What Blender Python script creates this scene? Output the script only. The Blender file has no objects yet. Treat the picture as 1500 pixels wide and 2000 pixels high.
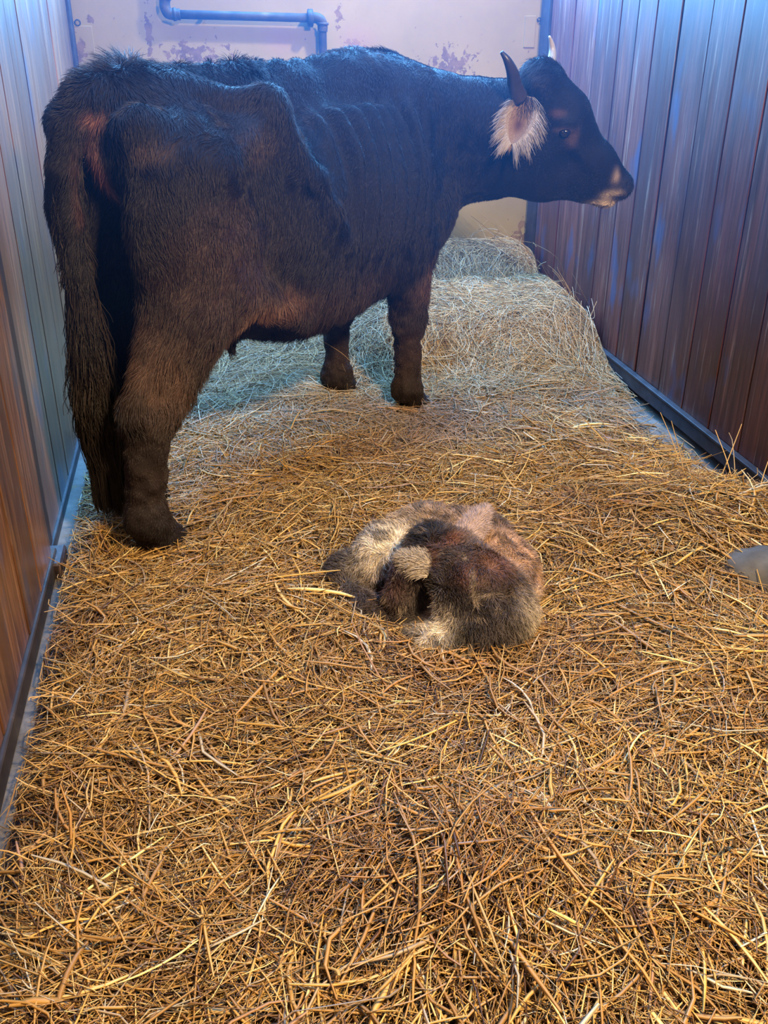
import bpy, bmesh, math, random, os
import numpy as np
from mathutils import Vector, Matrix

rng = np.random.default_rng(11)
SC = bpy.context.scene
COL = SC.collection

# ------------------------------------------------------------------ camera
CAM_H = 1.42
F_PX = 1842.6                       # focal length in pixels of the 1500 x 2000 frame
RM = np.array([[0.98323951, -0.08070067, 0.16348539],
               [-0.18228002, -0.45356951, 0.87238105],
               [0.00375025, -0.88755963, -0.46067758]])   # columns: camera right, down, forward
cam_data = bpy.data.cameras.new('camera')
cam_data.sensor_fit = 'VERTICAL'
cam_data.sensor_height = 36.0
cam_data.lens = 36.0 * F_PX / 2000.0
cam_data.clip_start = 0.05
cam = bpy.data.objects.new('camera', cam_data)
COL.objects.link(cam)
mw = Matrix.Identity(4)
for i in range(3):
    mw[i][0] = RM[i][0]; mw[i][1] = -RM[i][1]; mw[i][2] = -RM[i][2]
mw[0][3], mw[1][3], mw[2][3] = 0.0, 0.0, CAM_H
cam.matrix_world = mw
SC.camera = cam

# ------------------------------------------------------------------ light
SC.view_settings.view_transform = 'Standard'
SC.view_settings.look = 'None'
SC.view_settings.gamma = 1.0
SC.view_settings.use_curve_mapping = False
SC.view_settings.exposure = 0.0
SC.cycles.max_bounces = 6
SC.cycles.diffuse_bounces = 3
SC.cycles.glossy_bounces = 3
SC.cycles.transparent_max_bounces = 6
SC.cycles.sample_clamp_indirect = 6.0

world = bpy.data.worlds.new('world'); SC.world = world
world.use_nodes = True
bgn = world.node_tree.nodes['Background']
bgn.inputs[0].default_value = (0.36, 0.50, 1.0, 1)
bgn.inputs[1].default_value = 0.16

def area_light(name, loc, target, size, size_y, power, color, spread=180):
    d = bpy.data.lights.new(name, 'AREA'); d.shape = 'RECTANGLE'
    d.size = size; d.size_y = size_y; d.energy = power; d.color = color; d.spread = math.radians(spread)
    o = bpy.data.objects.new(name, d); COL.objects.link(o)
    o.location = loc
    o.rotation_euler = (Vector(target) - Vector(loc)).to_track_quat('-Z', 'Y').to_euler()
    return o
# daylight through the wide opening above the low back wall
area_light('daylight_opening', (0.6, 5.14, 2.27), (0.6, 3.0, 1.2), 2.2, 1.15, 480, (0.14, 0.46, 1.0))
# skylight in the roof over the cow
area_light('roof_light', (0.7, 3.3, 3.6), (0.6, 3.4, 0), 1.6, 1.2, 65, (0.18, 0.42, 1.0), 100)
# small added light, no real lamp: washes the plaster wall, throws the pipe's shadow
area_light('wall_fill', (1.35, 4.1, 2.75), (0.55, 5.08, 1.25), 0.12, 0.12, 22, (1.0, 0.86, 0.48), 120)
# warm lamp of the stable aisle, behind and above the photographer
area_light('aisle_lamp', (1.35, 0.1, 2.9), (0.5, 2.4, 0.2), 0.4, 0.3, 235, (1.0, 0.73, 0.43))

# ------------------------------------------------------------------ helpers
def rayd(px, py):
    return RM @ np.array([(px - 750.0) / F_PX, (py - 1000.0) / F_PX, 1.0])
CAMP = np.array([0, 0, CAM_H])
def atz(px, py, z=0.0):
    d = rayd(px, py); return CAMP + d * ((z - CAM_H) / d[2])
def atY(px, py, Y):
    d = rayd(px, py); return CAMP + d * (Y / d[1])
def atX(px, py, X):
    d = rayd(px, py); return CAMP + d * (X / d[0])

def smin(a, b, k):
    h = np.maximum(k - np.abs(a - b), 0) / k
    return np.minimum(a, b) - h * h * k * 0.25

class Field:
    """signed distance field on a grid, sculpted from soft-joined solids"""
    def __init__(s, lo, hi, h):
        s.lo = np.array(lo, np.float32); s.h = h
        n = np.ceil((np.array(hi) - np.array(lo)) / h).astype(int) + 1
        s.n = n
        s.F = np.full(n, 9.0, np.float32)
        s.ax = [s.lo[i] + h * np.arange(n[i], dtype=np.float32) for i in range(3)]
    def _blk(s, lo, hi):
        sl = []
        for i in range(3):
            a = int(max(0, math.floor((lo[i] - s.lo[i]) / s.h))); b = int(min(s.n[i], math.ceil((hi[i] - s.lo[i]) / s.h) + 1))
            if b <= a: return None
            sl.append(slice(a, b))
        X, Y, Z = np.meshgrid(s.ax[0][sl[0]], s.ax[1][sl[1]], s.ax[2][sl[2]], indexing='ij')
        return tuple(sl), np.stack([X, Y, Z], -1)
    def _put(s, sl, d, k, cut=False):
        if cut:
            s.F[sl] = -smin(-s.F[sl], d, k)
        else:
            s.F[sl] = smin(s.F[sl], d, k)
    def ell(s, c, r, k=0.05, axes=None, cut=False):
        c = np.array(c, np.float32); r = np.array(r, np.float32)
        if np.ndim(r) == 0 or r.size == 1: r = np.repeat(r, 3)
        m = r.max() + k + 0.03
        b = s._blk(c - m, c + m)
        if b is None: return
        sl, P = b
        P = P - c
        if axes is not None:
            P = P @ np.array(axes, np.float32).T
        k0 = np.sqrt(((P / r) ** 2).sum(-1)); k1 = np.sqrt(((P / (r * r)) ** 2).sum(-1)) + 1e-6
        s._put(sl, k0 * (k0 - 1) / k1, k, cut)
    def cap(s, a, b, ra, rb, k=0.05, flat=None, cut=False):
        """tapered rod; flat=(normal, factor) squeezes it along the normal"""
        a = np.array(a, np.float32); b = np.array(b, np.float32)
        f = 1.0
        if flat is not None:
            nn = np.array(flat[0], np.float32); nn /= np.linalg.norm(nn); f = flat[1]
        m = max(ra, rb) + k + 0.03
        q = s._blk(np.minimum(a, b) - m, np.maximum(a, b) + m)
        if q is None: return
        sl, P = q
        ab = b - a
        if flat is not None:
            # stretch space along the normal
            ab2 = ab + nn * ((ab @ nn) * (1 / f - 1))
            Q = P - a
            Q = Q + nn * ((Q @ nn) * (1 / f - 1))[..., None]
        else:
            ab2 = ab; Q = P - a
        t = np.clip((Q @ ab2) / (ab2 @ ab2 + 1e-9), 0, 1)
        d = np.sqrt(((Q - t[..., None] * ab2) ** 2).sum(-1)) - (ra + (rb - ra) * t)
        if f < 1: d = d * max(f, 0.5)
        s._put(sl, d, k, cut)
    def path(s, pts, rs, k=0.05, flat=None):
        for i in range(len(pts) - 1):
            s.cap(pts[i], pts[i + 1], rs[i], rs[i + 1], k, flat)
    def mesh(s):
        F = s.F; n = s.n
        S = F < 0
        c = np.zeros(np.array(n) - 1, np.int8)
        for dx in (0, 1):
            for dy in (0, 1):
                for dz in (0, 1):
                    c += S[dx:n[0]-1+dx, dy:n[1]-1+dy, dz:n[2]-1+dz]
        act = (c > 0) & (c < 8)
        idx = np.argwhere(act)
        ids = np.full(act.shape, -1, np.int64); ids[act] = np.arange(len(idx))
        acc = np.zeros((len(idx), 3)); cnt = np.zeros(len(idx))
        for axis in range(3):
            o = [0, 1, 2]; o.remove(axis)
            for u in (0, 1):
                for v in (0, 1):
                    p = idx.copy(); p[:, o[0]] += u; p[:, o[1]] += v
                    q = p.copy(); q[:, axis] += 1
                    fa = F[p[:, 0], p[:, 1], p[:, 2]]; fb = F[q[:, 0], q[:, 1], q[:, 2]]
                    m = (fa < 0) != (fb < 0)
                    t = np.where(m, fa / np.where(m, fa - fb, 1), 0)
                    pt = p.astype(float); pt[:, axis] += t
                    acc[m] += pt[m]; cnt[m] += 1
        V = acc / cnt[:, None] * s.h + s.lo
        faces = []
        for axis in range(3):
            o = [(axis + 1) % 3, (axis + 2) % 3]
            sa = [slice(None)] * 3; sb = [slice(None)] * 3
            sa[axis] = slice(0, n[axis] - 1); sb[axis] = slice(1, n[axis])
            A = S[tuple(sa)]; B = S[tuple(sb)]
            e = np.argwhere(A != B)
            ok = (e[:, o[0]] > 0) & (e[:, o[1]] > 0) & (e[:, o[0]] < n[o[0]] - 1) & (e[:, o[1]] < n[o[1]] - 1)
            e = e[ok]
            ins = A[e[:, 0], e[:, 1], e[:, 2]]
            def cid(du, dv):
                q = e.copy(); q[:, o[0]] -= du; q[:, o[1]] -= dv
                return ids[q[:, 0], q[:, 1], q[:, 2]]
            quad = np.stack([cid(1, 1), cid(0, 1), cid(0, 0), cid(1, 0)], 1)
            quad[~ins] = quad[~ins][:, ::-1]
            faces.append(quad)
        return V, np.concatenate(faces)

def np_mesh(name, V, Fq, smooth=True):
    me = bpy.data.meshes.new(name)
    me.vertices.add(len(V)); me.vertices.foreach_set('co', np.ascontiguousarray(V, np.float32).ravel())
    k = Fq.shape[1]
    me.loops.add(Fq.size); me.loops.foreach_set('vertex_index', np.ascontiguousarray(Fq, np.int32).ravel())
    me.polygons.add(len(Fq))
    me.polygons.foreach_set('loop_start', np.arange(0, Fq.size, k, dtype=np.int32))
    try: me.polygons.foreach_set('loop_total', np.full(len(Fq), k, np.int32))
    except Exception: pass
    me.update(calc_edges=True)
    if smooth: me.polygons.foreach_set('use_smooth', np.ones(len(Fq), bool))
    return me

def vnormals(V, Fq):
    P = V[Fq]
    fn = np.cross(P[:, 2] - P[:, 0], P[:, 3] - P[:, 1]) if Fq.shape[1] == 4 else np.cross(P[:, 1] - P[:, 0], P[:, 2] - P[:, 0])
    N = np.zeros_like(V)
    for j in range(Fq.shape[1]): np.add.at(N, Fq[:, j], fn)
    return N / (np.linalg.norm(N, axis=1)[:, None] + 1e-12)

def smooth_verts(V, Fq, it=2, lam=0.5):
    n = len(V)
    for _ in range(it):
        acc = np.zeros_like(V); cnt = np.zeros(n)
        for j in range(Fq.shape[1]):
            a = Fq[:, j]; b = Fq[:, (j + 1) % Fq.shape[1]]
            np.add.at(acc, a, V[b]); np.add.at(cnt, a, 1)
            np.add.at(acc, b, V[a]); np.add.at(cnt, b, 1)
        V = V + lam * (acc / cnt[:, None] - V)
    return V

def color_attr(me, name, C):
    a = me.attributes.new(name, 'FLOAT_COLOR', 'POINT')
    c4 = np.ones((len(C), 4), np.float32); c4[:, :3] = C
    a.data.foreach_set('color', c4.ravel())

def vnoise(P, scale, seed=0):
    """cheap smooth value noise in 3-D, range 0..1"""
    P = np.asarray(P, float) * scale + seed * 17.13
    i = np.floor(P).astype(np.int64); f = P - i; f = f * f * (3 - 2 * f)
    def hsh(x, y, z):
        n = (x * 374761393 + y * 668265263 + z * 2147483647 + seed * 974711) & 0xffffffff
        n = ((n ^ (n >> 13)) * 1274126177) & 0xffffffff
        return ((n ^ (n >> 16)) & 0xffff) / 65535.0
    r = 0
    for a in (0, 1):
        for b in (0, 1):
            for c in (0, 1):
                w = (f[..., 0] if a else 1 - f[..., 0]) * (f[..., 1] if b else 1 - f[..., 1]) * (f[..., 2] if c else 1 - f[..., 2])
                r = r + w * hsh(i[..., 0] + a, i[..., 1] + b, i[..., 2] + c)
    return r

def adopt(o, parent):
    o.parent = parent
    if parent.parent is None:                       # deeper parents already stand at the world origin
        o.matrix_parent_inverse = Matrix.Translation(-parent.location)
def empty(name, loc):
    o = bpy.data.objects.new(name, None); COL.objects.link(o); o.location = loc
    o.empty_display_size = 0.1
    return o
def link(name, me, mat=None, parent=None):
    o = bpy.data.objects.new(name, me); COL.objects.link(o)
    if mat is not None and hasattr(me, 'materials'): me.materials.append(mat)
    if parent is not None: adopt(o, parent)
    return o
def tag(o, label=None, cat=None, group=None, kind=None):
    if label: o['label'] = label
    if cat: o['category'] = cat
    if group: o['group'] = group
    if kind: o['kind'] = kind
    return o

def hair_obj(name, roots, dirs, bend, length, rad, cols, mat, parent, npt=4, taper=0.85):
    """strands: root, direction, extra bend vector (quadratic), per-strand length, radius, colour"""
    N = len(roots)
    t = np.linspace(0, 1, npt)[None, :, None]
    P = roots[:, None, :] + dirs[:, None, :] * (length[:, None, None] * t) + bend[:, None, :] * (length[:, None, None] * t * t)
    cu = bpy.data.hair_curves.new(name)
    cu.add_curves([npt] * N)
    cu.attributes['position'].data.foreach_set('vector', np.ascontiguousarray(P, np.float32).ravel())
    ra = cu.attributes.get('radius') or cu.attributes.new('radius', 'FLOAT', 'POINT')
    R = (rad[:, None] * (1 - taper * np.linspace(0, 1, npt)[None, :] ** 1.5)).astype(np.float32)
    ra.data.foreach_set('value', R.ravel())
    ca = cu.attributes.new('hue', 'FLOAT_COLOR', 'CURVE')
    c4 = np.ones((N, 4), np.float32); c4[:, :3] = cols
    ca.data.foreach_set('color', c4.ravel())
    cu.materials.append(mat)
    o = bpy.data.objects.new(name, cu); COL.objects.link(o)
    if parent is not None: adopt(o, parent)
    return o

def box_bm(bm, x0, x1, y0, y1, z0, z1, bev=0.0):
    r = bmesh.ops.create_cube(bm, size=1.0)
    for v in r['verts']:
        v.co = Vector(((x0 + x1) / 2 + v.co.x * (x1 - x0), (y0 + y1) / 2 + v.co.y * (y1 - y0), (z0 + z1) / 2 + v.co.z * (z1 - z0)))
    if bev > 0:
        es = list({e for v in r['verts'] for e in v.link_edges})
        bmesh.ops.bevel(bm, geom=es, offset=bev, segments=1, affect='EDGES')
def bm_obj(name, bm, mat, parent=None, smooth=False):
    me = bpy.data.meshes.new(name); bm.to_mesh(me); bm.free()
    if smooth:
        for p in me.polygons: p.use_smooth = True
    return link(name, me, mat, parent)
def tube_arrays(path, rad, seg=12, cap=True):
    """tube along a path (parallel transport), vertices and quads"""
    P = np.asarray(path, float); n = len(P); rad = np.broadcast_to(np.asarray(rad, float), (n,))
    T = np.gradient(P, axis=0); T /= np.linalg.norm(T, axis=1)[:, None]
    u = np.cross(T[0], [0, 0, 1.0]);
    if np.linalg.norm(u) < 1e-3: u = np.cross(T[0], [1.0, 0, 0])
    u /= np.linalg.norm(u); V = []; 
    a = np.linspace(0, 2 * np.pi, seg, endpoint=False)
    for i in range(n):
        u = u - T[i] * (u @ T[i]); u /= np.linalg.norm(u); w = np.cross(T[i], u)
        V.append(P[i] + rad[i] * (np.cos(a)[:, None] * u + np.sin(a)[:, None] * w))
    V = np.concatenate(V); Q = []
    for i in range(n - 1):
        for j in range(seg):
            k = (j + 1) % seg
            Q.append((i*seg+j, i*seg+k, (i+1)*seg+k, (i+1)*seg+j))
    if cap:
        V = np.concatenate([V, P[:1], P[-1:]]); c0 = n*seg; c1 = c0 + 1
        for j in range(0, seg, 2):
            Q.append((c0, (j+2) % seg, j+1, j)); Q.append((c1, (n-1)*seg+j, (n-1)*seg+j+1, (n-1)*seg+(j+2) % seg))
    return V, np.array(Q)
def join_arrays(parts):
    Vs, Qs, o = [], [], 0
    for V, Q in parts:
        Vs.append(V); Qs.append(Q + o); o += len(V)
    return np.concatenate(Vs), np.concatenate(Qs)
def catmull(P, n=8):
    P = np.asarray(P, float); Q = np.vstack([2*P[0]-P[1], P, 2*P[-1]-P[-2]]); out = []
    for i in range(1, len(Q) - 2):
        for t in np.linspace(0, 1, n, endpoint=False):
            out.append(0.5*((2*Q[i]) + (-Q[i-1]+Q[i+1])*t + (2*Q[i-1]-5*Q[i]+4*Q[i+1]-Q[i+2])*t*t + (-Q[i-1]+3*Q[i]-3*Q[i+1]+Q[i+2])*t**3))
    out.append(Q[-2]); return np.array(out)

# ------------------------------------------------------------------ node materials
def new_mat(name, rough=0.6, spec=0.5, color=(0.5, 0.5, 0.5), metallic=0.0):
    m = bpy.data.materials.new(name); m.use_nodes = True
    b = m.node_tree.nodes['Principled BSDF']
    b.inputs['Base Color'].default_value = (*color, 1)
    b.inputs['Roughness'].default_value = rough
    b.inputs['Metallic'].default_value = metallic
    b.inputs['Specular IOR Level'].default_value = spec
    return m, m.node_tree, b
def attr_mat(name, attr='hue', rough=0.6, spec=0.3, sheen=0.0, inst=False):
    m, nt, b = new_mat(name, rough, spec)
    a = nt.nodes.new('ShaderNodeAttribute'); a.attribute_name = attr
    nt.links.new(a.outputs['Color'], b.inputs['Base Color'])
    if sheen:
        b.inputs['Sheen Weight'].default_value = sheen
        b.inputs['Sheen Roughness'].default_value = 0.5
    return m, nt, b

def nd(nt, typ, **kw):
    n = nt.nodes.new(typ)
    for k, v in kw.items(): setattr(n, k, v)
    return n
def lk(nt, a, b): nt.links.new(a, b)
def mixc(nt, fac, a, b, mode='MIX'):
    m = nd(nt, 'ShaderNodeMix', data_type='RGBA', blend_type=mode)
    for s, v in ((m.inputs[0], fac), (m.inputs[6], a), (m.inputs[7], b)):
        if isinstance(v, (tuple, float, int)): s.default_value = (*v, 1) if isinstance(v, tuple) and len(v) == 3 else v
        else: lk(nt, v, s)
    return m.outputs[2]
def ramp(nt, fac, stops, interp='LINEAR'):
    r = nd(nt, 'ShaderNodeValToRGB'); r.color_ramp.interpolation = interp
    el = r.color_ramp.elements
    while len(el) > 1: el.remove(el[-1])
    el[0].position = stops[0][0]; el[0].color = (*stops[0][1], 1)
    for p, c in stops[1:]:
        e = el.new(p); e.color = (*c, 1)
    lk(nt, fac, r.inputs[0]); return r.outputs[0]
def noise(nt, vec, scale, detail=4, rough=0.5, dist=0.0):
    n = nd(nt, 'ShaderNodeTexNoise'); n.inputs['Scale'].default_value = scale; n.inputs['Detail'].default_value = detail
    n.inputs['Roughness'].default_value = rough; n.inputs['Distortion'].default_value = dist
    if vec is not None: lk(nt, vec, n.inputs['Vector'])
    return n.outputs[0]
def mapping(nt, vec, scale=(1, 1, 1), loc=(0, 0, 0)):
    m = nd(nt, 'ShaderNodeMapping'); m.inputs['Scale'].default_value = scale; m.inputs['Location'].default_value = loc
    lk(nt, vec, m.inputs['Vector']); return m.outputs[0]
def bump(nt, b, h, strength, dist=0.01):
    n = nd(nt, 'ShaderNodeBump'); n.inputs['Strength'].default_value = strength; n.inputs['Distance'].default_value = dist
    lk(nt, h, n.inputs['Height']); lk(nt, n.outputs[0], b.inputs['Normal'])
W1 = (1, 1, 1); K0 = (0, 0, 0)
QUAL = 1.0
# ------------------------------------------------------------------ the stall
XR, XL, YB = 1.74, -0.525, 5.08
def wood_mat(name, c_dark, c_mid, c_light, rough, seed, coat=0.15):
    m, nt, b = new_mat(name, rough, 0.5)
    tc = nd(nt, 'ShaderNodeTexCoord').outputs['Object']
    oi = nd(nt, 'ShaderNodeObjectInfo').outputs['Random']
    off = nd(nt, 'ShaderNodeVectorMath', operation='MULTIPLY_ADD')
    cmb = nd(nt, 'ShaderNodeCombineXYZ'); lk(nt, oi, cmb.inputs[0]); lk(nt, oi, cmb.inputs[1]); lk(nt, oi, cmb.inputs[2])
    lk(nt, cmb.outputs[0], off.inputs[0]); off.inputs[1].default_value = (31, 17, 53); lk(nt, tc, off.inputs[2])
    v = off.outputs[0]
    grain = noise(nt, mapping(nt, v, (40, 40, 1.6)), 1.6, 6, 0.6, 0.6)
    broad = noise(nt, mapping(nt, v, (5, 5, 1.1)), 1.3, 4, 0.55, 0.3)
    c = ramp(nt, grain, [(0.30, c_dark), (0.52, c_mid), (0.75, c_light)])
    c = mixc(nt, ramp(nt, broad, [(0.38, W1), (0.62, K0)]), c, mixc(nt, 0.75, c, c_dark), 'MIX')
    # pale rubbed streaks
    st = noise(nt, mapping(nt, v, (55, 55, 2.2), (3, 1, 7)), 1.0, 5, 0.7)
    c = mixc(nt, ramp(nt, st, [(0.58, K0), (0.72, (0.7, 0.7, 0.7))]), c, (0.42, 0.27, 0.19))
    # knots and blue-grey bruises
    kn = noise(nt, mapping(nt, v, (7, 7, 3.2), (9, 2, 4)), 1.0, 2, 0.5)
    c = mixc(nt, ramp(nt, kn, [(0.61, K0), (0.72, (0.7, 0.7, 0.7))]), c, (0.030, 0.055, 0.120))
    hv = nd(nt, 'ShaderNodeHueSaturation')
    mr = nd(nt, 'ShaderNodeMapRange'); mr.inputs[3].default_value = 0.75; mr.inputs[4].default_value = 1.25; lk(nt, oi, mr.inputs[0])
    lk(nt, mr.outputs[0], hv.inputs['Value']); lk(nt, c, hv.inputs['Color'])
    lk(nt, hv.outputs[0], b.inputs['Base Color'])
    rr = ramp(nt, noise(nt, mapping(nt, v, (20, 20, 3)), 1.0, 3), [(0.3, (rough-0.07,)*3), (0.7, (rough+0.1,)*3)])
    lk(nt, rr, b.inputs['Roughness'])
    bump(nt, b, grain, 0.25, 0.004)
    b.inputs['Coat Weight'].default_value = coat; b.inputs['Coat Roughness'].default_value = 0.34; b.inputs['Coat IOR'].default_value = 1.6
    return m
M_woodR = wood_mat('varnished_red_wood', (0.040, 0.009, 0.007), (0.130, 0.030, 0.018), (0.23, 0.078, 0.046), 0.48, 1)
M_woodL = wood_mat('varnished_brown_wood', (0.050, 0.018, 0.008), (0.19, 0.072, 0.026), (0.50, 0.24, 0.09), 0.40, 2, 0.85)
M_gap, _, _ = new_mat('dark_backing', 0.9, 0.1, (0.008, 0.007, 0.008))
M_steel, nt, b = new_mat('dark_steel', 0.5, 0.5, (0.02, 0.022, 0.03))
n_ = noise(nt, nd(nt, 'ShaderNodeTexCoord').outputs['Object'], 18, 5, 0.6)
lk(nt, ramp(nt, n_, [(0.35, (0.012, 0.014, 0.022)), (0.6, (0.03, 0.032, 0.042)), (0.78, (0.075, 0.06, 0.05))]), b.inputs['Base Color'])
M_rail, nt, b = new_mat('dirty_rail_steel', 0.5, 0.5, (0.03, 0.025, 0.02))
n_ = noise(nt, nd(nt, 'ShaderNodeTexCoord').outputs['Object'], 9, 6, 0.65)
lk(nt, ramp(nt, n_, [(0.35, (0.018, 0.014, 0.013)), (0.6, (0.045, 0.034, 0.028)), (0.78, (0.12, 0.085, 0.055))]), b.inputs['Base Color'])

def planks(parent, X, side, seams, z0, z1, mat, gaps={}):
    """vertical boards between the listed seams; side=+1 faces -X, side=-1 faces +X"""
    for i in range(len(seams) - 1):
        y0, y1 = seams[i], seams[i + 1]
        g = gaps.get(i, 0.0025)
        bm = bmesh.new()
        d = (rng.random() - 0.5) * 0.004
        x0, x1 = (X + d, X + 0.03) if side > 0 else (X - 0.03, X - d)
        box_bm(bm, x0, x1, y0 + g, y1 - 0.0025, z0, z1, 0.003)
        bm_obj('plank', bm, mat, parent)

# right wall
bm = bmesh.new(); box_bm(bm, XR + 0.033, XR + 0.08, 0.30, 5.08, 0.115, 2.5)
wr = bm_obj('wall_right', bm, M_gap); tag(wr, 'right stall wall of reddish brown vertical boards', kind='structure')
sR = [0.42, 0.62, 0.80, 1.0, 1.19, 1.40, 1.62, 1.80, 2.0, 2.17, 2.34, 2.52, 2.70, 2.91, 3.118, 3.325, 3.548, 3.757, 3.925, 4.093, 4.345, 4.615, 4.925]
planks(wr, XR, 1, sR, 0.112, 2.45, M_woodR, {16: 0.011})
bm = bmesh.new(); box_bm(bm, XR - 0.022, XR + 0.07, 0.30, 4.93, 0.050, 0.112, 0.002); box_bm(bm, XR - 0.026, XR + 0.0, 0.30, 4.93, 0.104, 0.115, 0.002)
tag(bm_obj('bottom_rail', bm, M_steel, wr), 'dark steel channel under the boards')
bm = bmesh.new(); box_bm(bm, XR - 0.012, XR + 0.08, 4.93, 5.055, 0.0, 2.5, 0.003)
tag(bm_obj('corner_post', bm, M_steel, wr), 'dark steel upright in the corner')
# left wall, two framed sections
bm = bmesh.new(); box_bm(bm, XL - 0.08, XL - 0.033, 0.30, 5.08, 0.02, 2.5)
wl = bm_obj('wall_left', bm, M_gap); tag(wl, 'left stall wall of brown vertical boards', kind='structure')
planks(wl, XL, -1, [2.62, 2.87, 3.07, 3.29, 3.51, 3.84, 4.08, 4.30, 4.62, 4.95], 0.036, 2.45, M_woodL)
planks(wl, XL + 0.018, -1, [0.40, 0.62, 0.86, 1.08, 1.30, 1.50, 1.69, 1.88, 2.07, 2.27, 2.485], 0.062, 2.45, M_woodL)
bm = bmesh.new(); box_bm(bm, XL - 0.05, XL + 0.008, 2.55, 4.95, 0.0, 0.036, 0.002)
tag(bm_obj('bottom_rail', bm, M_steel, wl), 'dark steel rail under the boards')
bm = bmesh.new(); box_bm(bm, XL - 0.05, XL + 0.028, 0.30, 2.52, 0.004, 0.062, 0.003)
tag(bm_obj('bottom_rail', bm, M_rail, wl), 'brown dirty steel rail under the near boards')
bm = bmesh.new(); box_bm(bm, XL - 0.05, XL + 0.004, 2.49, 2.615, 0.0, 2.45, 0.004); box_bm(bm, XL - 0.02, XL + 0.05, 2.44, 2.56, 0.0, 0.05, 0.006)
M_postw = wood_mat('dark_post_wood', (0.018, 0.010, 0.010), (0.035, 0.018, 0.015), (0.06, 0.03, 0.022), 0.5, 3)
tag(bm_obj('divider_post', bm, M_postw, wl), 'dark upright between the two board sections')
bm = bmesh.new(); box_bm(bm, XL - 0.05, XL + 0.012, 4.955, 5.06, 0.0, 2.5, 0.003)
tag(bm_obj('corner_post', bm, M_steel, wl), 'dark steel upright in the corner')

# back wall, old plaster
M_pl, nt, b = new_mat('old_plaster', 0.85, 0.25)
tc = nd(nt, 'ShaderNodeTexCoord').outputs['Object']
n1 = noise(nt, tc, 2.2, 5, 0.6); n2 = noise(nt, tc, 14, 6, 0.65)
c = ramp(nt, n1, [(0.3, (0.29, 0.235, 0.115)), (0.7, (0.37, 0.30, 0.15))])
c = mixc(nt, ramp(nt, n2, [(0.25, (0.25, 0.25, 0.25)), (0.5, K0)]), c, (0.33, 0.25, 0.18))
def patch(cx, cz, rx, rz):
    mp = nd(nt, 'ShaderNodeMapping'); mp.inputs['Location'].default_value = (-cx / rx, 0, -cz / rz); mp.inputs['Scale'].default_value = (1 / rx, 0.0, 1 / rz)
    lk(nt, tc, mp.inputs['Vector'])
    l = nd(nt, 'ShaderNodeVectorMath', operation='LENGTH'); lk(nt, mp.outputs[0], l.inputs[0])
    return ramp(nt, l.outputs['Value'], [(0.2, W1), (1.0, K0)])
# flaked patches: (pixel centre seen, size) measured on the wall
def wpx(px, py): p = atY(px, py, YB - 0.001); return p[0], p[2]
pk = noise(nt, tc, 26, 6, 0.62, 0.4)
acc = None
for (px, py, rx, rz) in ((385, 105, 0.26, 0.085), (350, 100, 0.10, 0.05), (290, 60, 0.035, 0.26), (690, 90, 0.10, 0.07), (880, 125, 0.22, 0.11), (155, 95, 0.05, 0.10), (175, 38, 0.03, 0.03), (660, 30, 0.035, 0.08), (975, 510, 0.16, 0.16), (1020, 480, 0.10, 0.22), (930, 545, 0.4, 0.12)):
    x, z = wpx(px, py); p = patch(x, z, rx, rz)
    if acc is None: acc = p
    else:
        a = nd(nt, 'ShaderNodeMath', operation='MAXIMUM'); lk(nt, acc, a.inputs[0]); lk(nt, p, a.inputs[1]); acc = a.outputs[0]
ad = nd(nt, 'ShaderNodeMath', operation='MULTIPLY_ADD'); lk(nt, acc, ad.inputs[0]); ad.inputs[1].default_value = 0.24; lk(nt, pk, ad.inputs[2])
msk = ramp(nt, ad.outputs[0], [(0.665, K0), (0.69, W1)])
c = mixc(nt, msk, c, mixc(nt, ramp(nt, n2, [(0.4, K0), (0.6, W1)]), (0.25, 0.165, 0.095), (0.15, 0.098, 0.065)))
for (px, py, rx, rz) in ((550, 78, 0.13, 0.10), (700, 80, 0.14, 0.10)):
    x, z = wpx(px, py); p = patch(x, z, rx, rz)
    mm = nd(nt, 'ShaderNodeMath', operation='MULTIPLY'); lk(nt, p, mm.inputs[0]); mm.inputs[1].default_value = 0.55
    c = mixc(nt, mm.outputs[0], c, (0.36, 0.23, 0.17))
lk(nt, c, b.inputs['Base Color'])
hh = nd(nt, 'ShaderNodeMath', operation='SUBTRACT'); lk(nt, n2, hh.inputs[0]); lk(nt, msk, hh.inputs[1])
bump(nt, b, hh.outputs[0], 0.35, 0.004)
bm = bmesh.new(); box_bm(bm, -1.0, 2.3, YB, YB + 0.12, -0.05, 1.66)
wb = bm_obj('wall_back', bm, M_pl); tag(wb, 'cream plastered back wall with flaking patches', kind='structure')
# painted plates with a bolt ring, at both ends of the back wall
for (xa, xb, za, zb, px, py, rr) in ((-0.515, -0.435, 1.20, 1.40, 152, 44, 0.012), (1.655, 1.712, 1.31, 1.452, 1052, 38, 0.008)):
    bm = bmesh.new(); box_bm(bm, xa, xb, YB - 0.006, YB + 0.002, za, zb, 0.0015)
    pl = bm_obj('wall_plate', bm, M_pl, wb); tag(pl, 'painted metal plate set in the plaster')
    x, z = wpx(px, py)
    a = np.linspace(0, 2*np.pi, 18); P = np.stack([x + rr*np.cos(a), a*0 + YB - 0.009, z + rr*np.sin(a)], 1)
    V, Q = tube_arrays(P, 0.003, 6); link('bolt_ring', np_mesh('bolt_ring', V, Q), M_rail, pl)

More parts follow.
